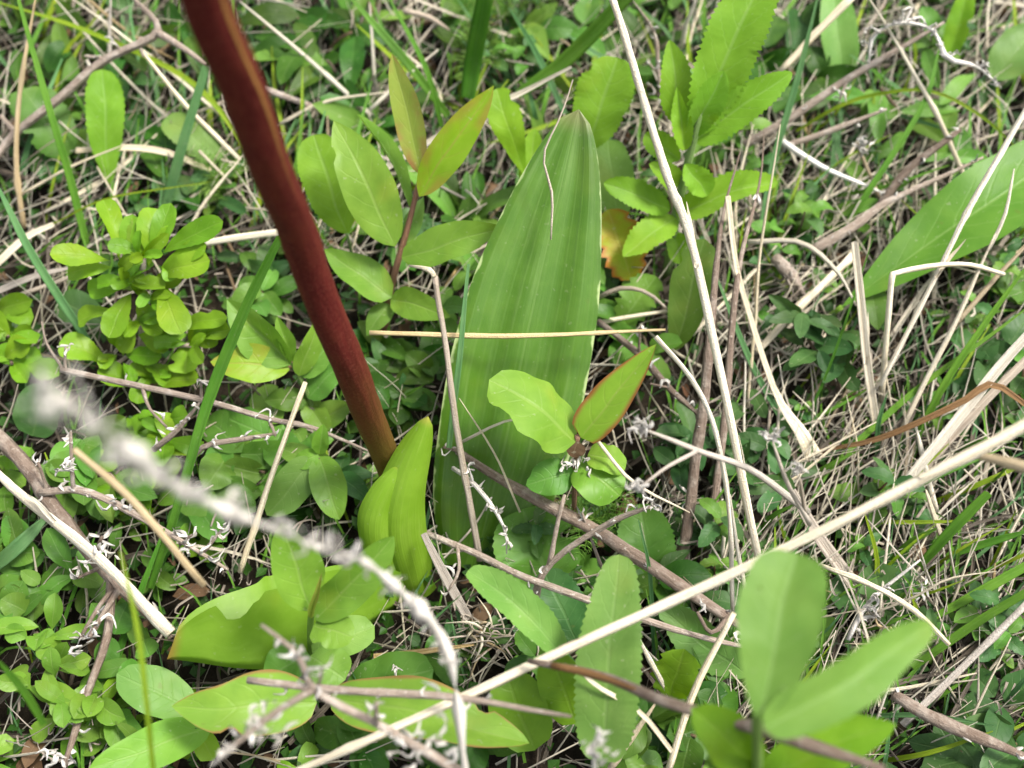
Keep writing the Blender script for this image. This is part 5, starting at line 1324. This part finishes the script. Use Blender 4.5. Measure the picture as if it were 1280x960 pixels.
# thin straws of the tangle, each its own thing
rs = random.Random(17)
def fill_straws(region, cnt, label, group, mats, ang, spread, lens=(60, 240), hh=(0.8, 4.2), wr=(2.2, 6.5)):
    x0, y0, x1, y1 = region
    for _ in range(cnt):
        px, py = rs.uniform(x0, x1), rs.uniform(y0, y1)
        a_ = R(ang + rs.gauss(0, spread))
        l = rs.uniform(*lens)
        h0 = rs.uniform(0.3, hh[1] * 0.5); h1 = rs.uniform(*hh)
        dx, dy = math.cos(a_) * l, -math.sin(a_) * l
        if dy > 0:
            h0, h1 = h1, h0
        bx, by = rs.gauss(0, 0.05) * l, rs.gauss(0, 0.05) * l
        w = rs.uniform(*wr) * (0.7 if rs.random() < 0.5 else 1.0)
        mt = rs.choice(mats)
        pts = [(px, py, h0), (px + dx * 0.5 + bx, py + dy * 0.5 + by, (h0 + h1) / 2 + rs.uniform(0, 0.6)), (px + dx, py + dy, h1)]
        bent = rs.random() < 0.22
        if bent:
            pts[2] = (px + dx * 0.62 + rs.gauss(0, 0.2) * l, py + dy * 0.62 + rs.gauss(0, 0.2) * l, h1 * 0.6)
        flat_ = rs.random() < 0.35
        tone = {'straw': 'pale', 'white': 'white', 'grey': 'grey', 'tan': 'tan'}[mt]
        lean = 'upright' if abs(math.cos(a_)) < 0.3 else ('level' if abs(math.sin(a_)) < 0.3 else ('right-leaning' if math.cos(a_) * math.sin(a_) > 0 else 'left-leaning'))
        label = where(f"{'bent ' if bent else ''}{tone} {lean} {'flat straw' if flat_ else 'thin straw'}", px + dx / 2, py + dy / 2)
        if flat_:
            straw(label, pts, [w * 0.9, w * 1.4, w * 1.2, w * 0.3], mt, 'blade', 0.0012, group=group, fold=rs.uniform(10, 60), twist=rs.uniform(-120, 120), curl=0.2)
        else:
            straw(label, pts, w, mt, 'tube', 0.0012, group=group, sides=5, flat=rs.uniform(0.5, 1))
fill_straws((880, 260, 1300, 900), 74, 'thin dry straw in the dense tangle at the lower right', 'tangle straws, lower right', ['straw', 'straw', 'white', 'white', 'grey', 'tan'], 58, 32)
fill_straws((900, 0, 1300, 330), 30, 'thin dry straw among the plants of the upper right corner', 'tangle straws, upper right', ['straw', 'grey', 'white', 'white'], 48, 38)
fill_straws((560, -20, 900, 160), 18, 'thin grey straw lying behind the ribbed leaf tip', 'tangle straws, top centre', ['grey', 'grey', 'tan', 'straw'], -40, 35, lens=(50, 150), hh=(0.8, 3))
fill_straws((840, 140, 1010, 420), 18, 'thin upright straw behind the toothed plant and white straw', 'upright straws', ['grey', 'straw', 'white', 'tan'], 84, 12, lens=(80, 200), hh=(1.5, 4))
fill_straws((-40, -20, 520, 330), 34, 'thin dry straw threading the upper left undergrowth', 'tangle straws, upper left', ['straw', 'white', 'tan', 'white', 'grey'], -50, 50, wr=(2, 4.6))
fill_straws((-40, 330, 560, 960), 22, 'thin dry straw threading the lower left undergrowth', 'tangle straws, lower left', ['straw', 'tan', 'white', 'grey'], 30, 60, lens=(40, 150), hh=(0.8, 3), wr=(2, 4.6))
fill_straws((560, 560, 960, 960), 18, 'thin dry straw under the brown twigs at the bottom centre', 'tangle straws, bottom centre', ['straw', 'tan', 'grey'], 60, 50, lens=(40, 140), hh=(0.8, 3), wr=(2, 4.6))
fill_straws((1040, 560, 1140, 720), 16, 'fine upright straw of the bundle below the rust blade', 'bundle of fine straws', ['grey', 'straw', 'tan'], 80, 13, lens=(70, 170), hh=(1.5, 4), wr=(2.5, 5))

# thin green grass of the background
def fill_grass(region, cnt, label, group, ang, spread, mats=('grass', 'grassblue', 'grassyel')):
    x0, y0, x1, y1 = region
    for _ in range(cnt):
        px, py = rs.uniform(x0, x1), rs.uniform(y0, y1)
        a_ = R(ang + rs.gauss(0, spread)); l = rs.uniform(70, 190)
        dx, dy = math.cos(a_) * l, -math.sin(a_) * l
        w = rs.uniform(3, 8); h1 = rs.uniform(2, 4.6)
        label = where(('wider ' if w > 6 else 'fine ') + ('upright' if abs(math.cos(a_)) < 0.3 else ('right-leaning' if math.cos(a_) > 0 else 'left-leaning')) + ' green blade', px + dx / 2, py + dy / 2)
        grass(label, [(px, py, 0.3), (px + dx * 0.5 + rs.gauss(0, 6), py + dy * 0.5 + rs.gauss(0, 6), h1 * 0.7), (px + dx, py + dy, h1)], w, rs.choice(mats), group=group, twist=rs.uniform(-60, 60))
fill_grass((-20, 60, 560, 330), 56, 'thin green blade in the upper left undergrowth', 'green blades, upper left', 95, 28)
fill_grass((560, 40, 900, 200), 22, 'thin green blade beyond the ribbed leaf tip', 'green blades, top centre', 95, 30)
fill_grass((920, 100, 1300, 400), 44, 'thin green blade among the straws of the upper right', 'green blades, upper right', 75, 35)
fill_grass((920, 500, 1300, 960), 52, 'thin green blade among the straws of the lower right', 'green blades, lower right', 50, 28)
fill_grass((-20, 600, 560, 960), 10, 'thin green blade in the lower left undergrowth', 'green blades, lower left', 95, 35)


# papery sheaths peeling off the larger dry straws
def peel(px, py, h, ang, l, w, owner):
    o = bpy.data.objects.get(owner) if isinstance(owner, str) else owner
    a_ = R(ang)
    q = [at(px, py, h), at(px + math.cos(a_) * l * 0.5 + 3, py - math.sin(a_) * l * 0.5, h + 0.25), at(px + math.cos(a_) * l + 9, py - math.sin(a_) * l + 4, h + 0.45)]
    m_ = m_per_px(q[0])
    v, f, u = blade(q, [w * m_, w * 1.2 * m_, w * 0.8 * m_, w * 0.15 * m_], n=10, fold=40, twist=70, curl=0.4, seed=nxt())
    link('peeling_sheath', make_mesh('peeling_sheath', shifted(v, o.location), f, u), M['straw'], o)
for o in [x for x in bpy.data.objects if x.name.startswith('dry_straw')]:
    lb = o.get('label', '')
    if lb.startswith('long thick pale straw running'):
        peel(1150, 598, 17.2, 26, 80, 9, o); peel(700, 812, 12.6, 25, 60, 7, o)
    elif lb.startswith('long straight white straw from'):
        peel(872, 335, 12.1, 105, 90, 8, o)
    elif lb.startswith('long straight white straw crossing'):
        peel(1170, 348, 7.6, 62, 60, 6, o)
    elif lb.startswith('white straw lying along'):
        peel(70, 652, 6.2, 140, 60, 8, o)
    elif lb.startswith('broad stained'):
        peel(1083, 456, 4.8, 96, 70, 8, o)
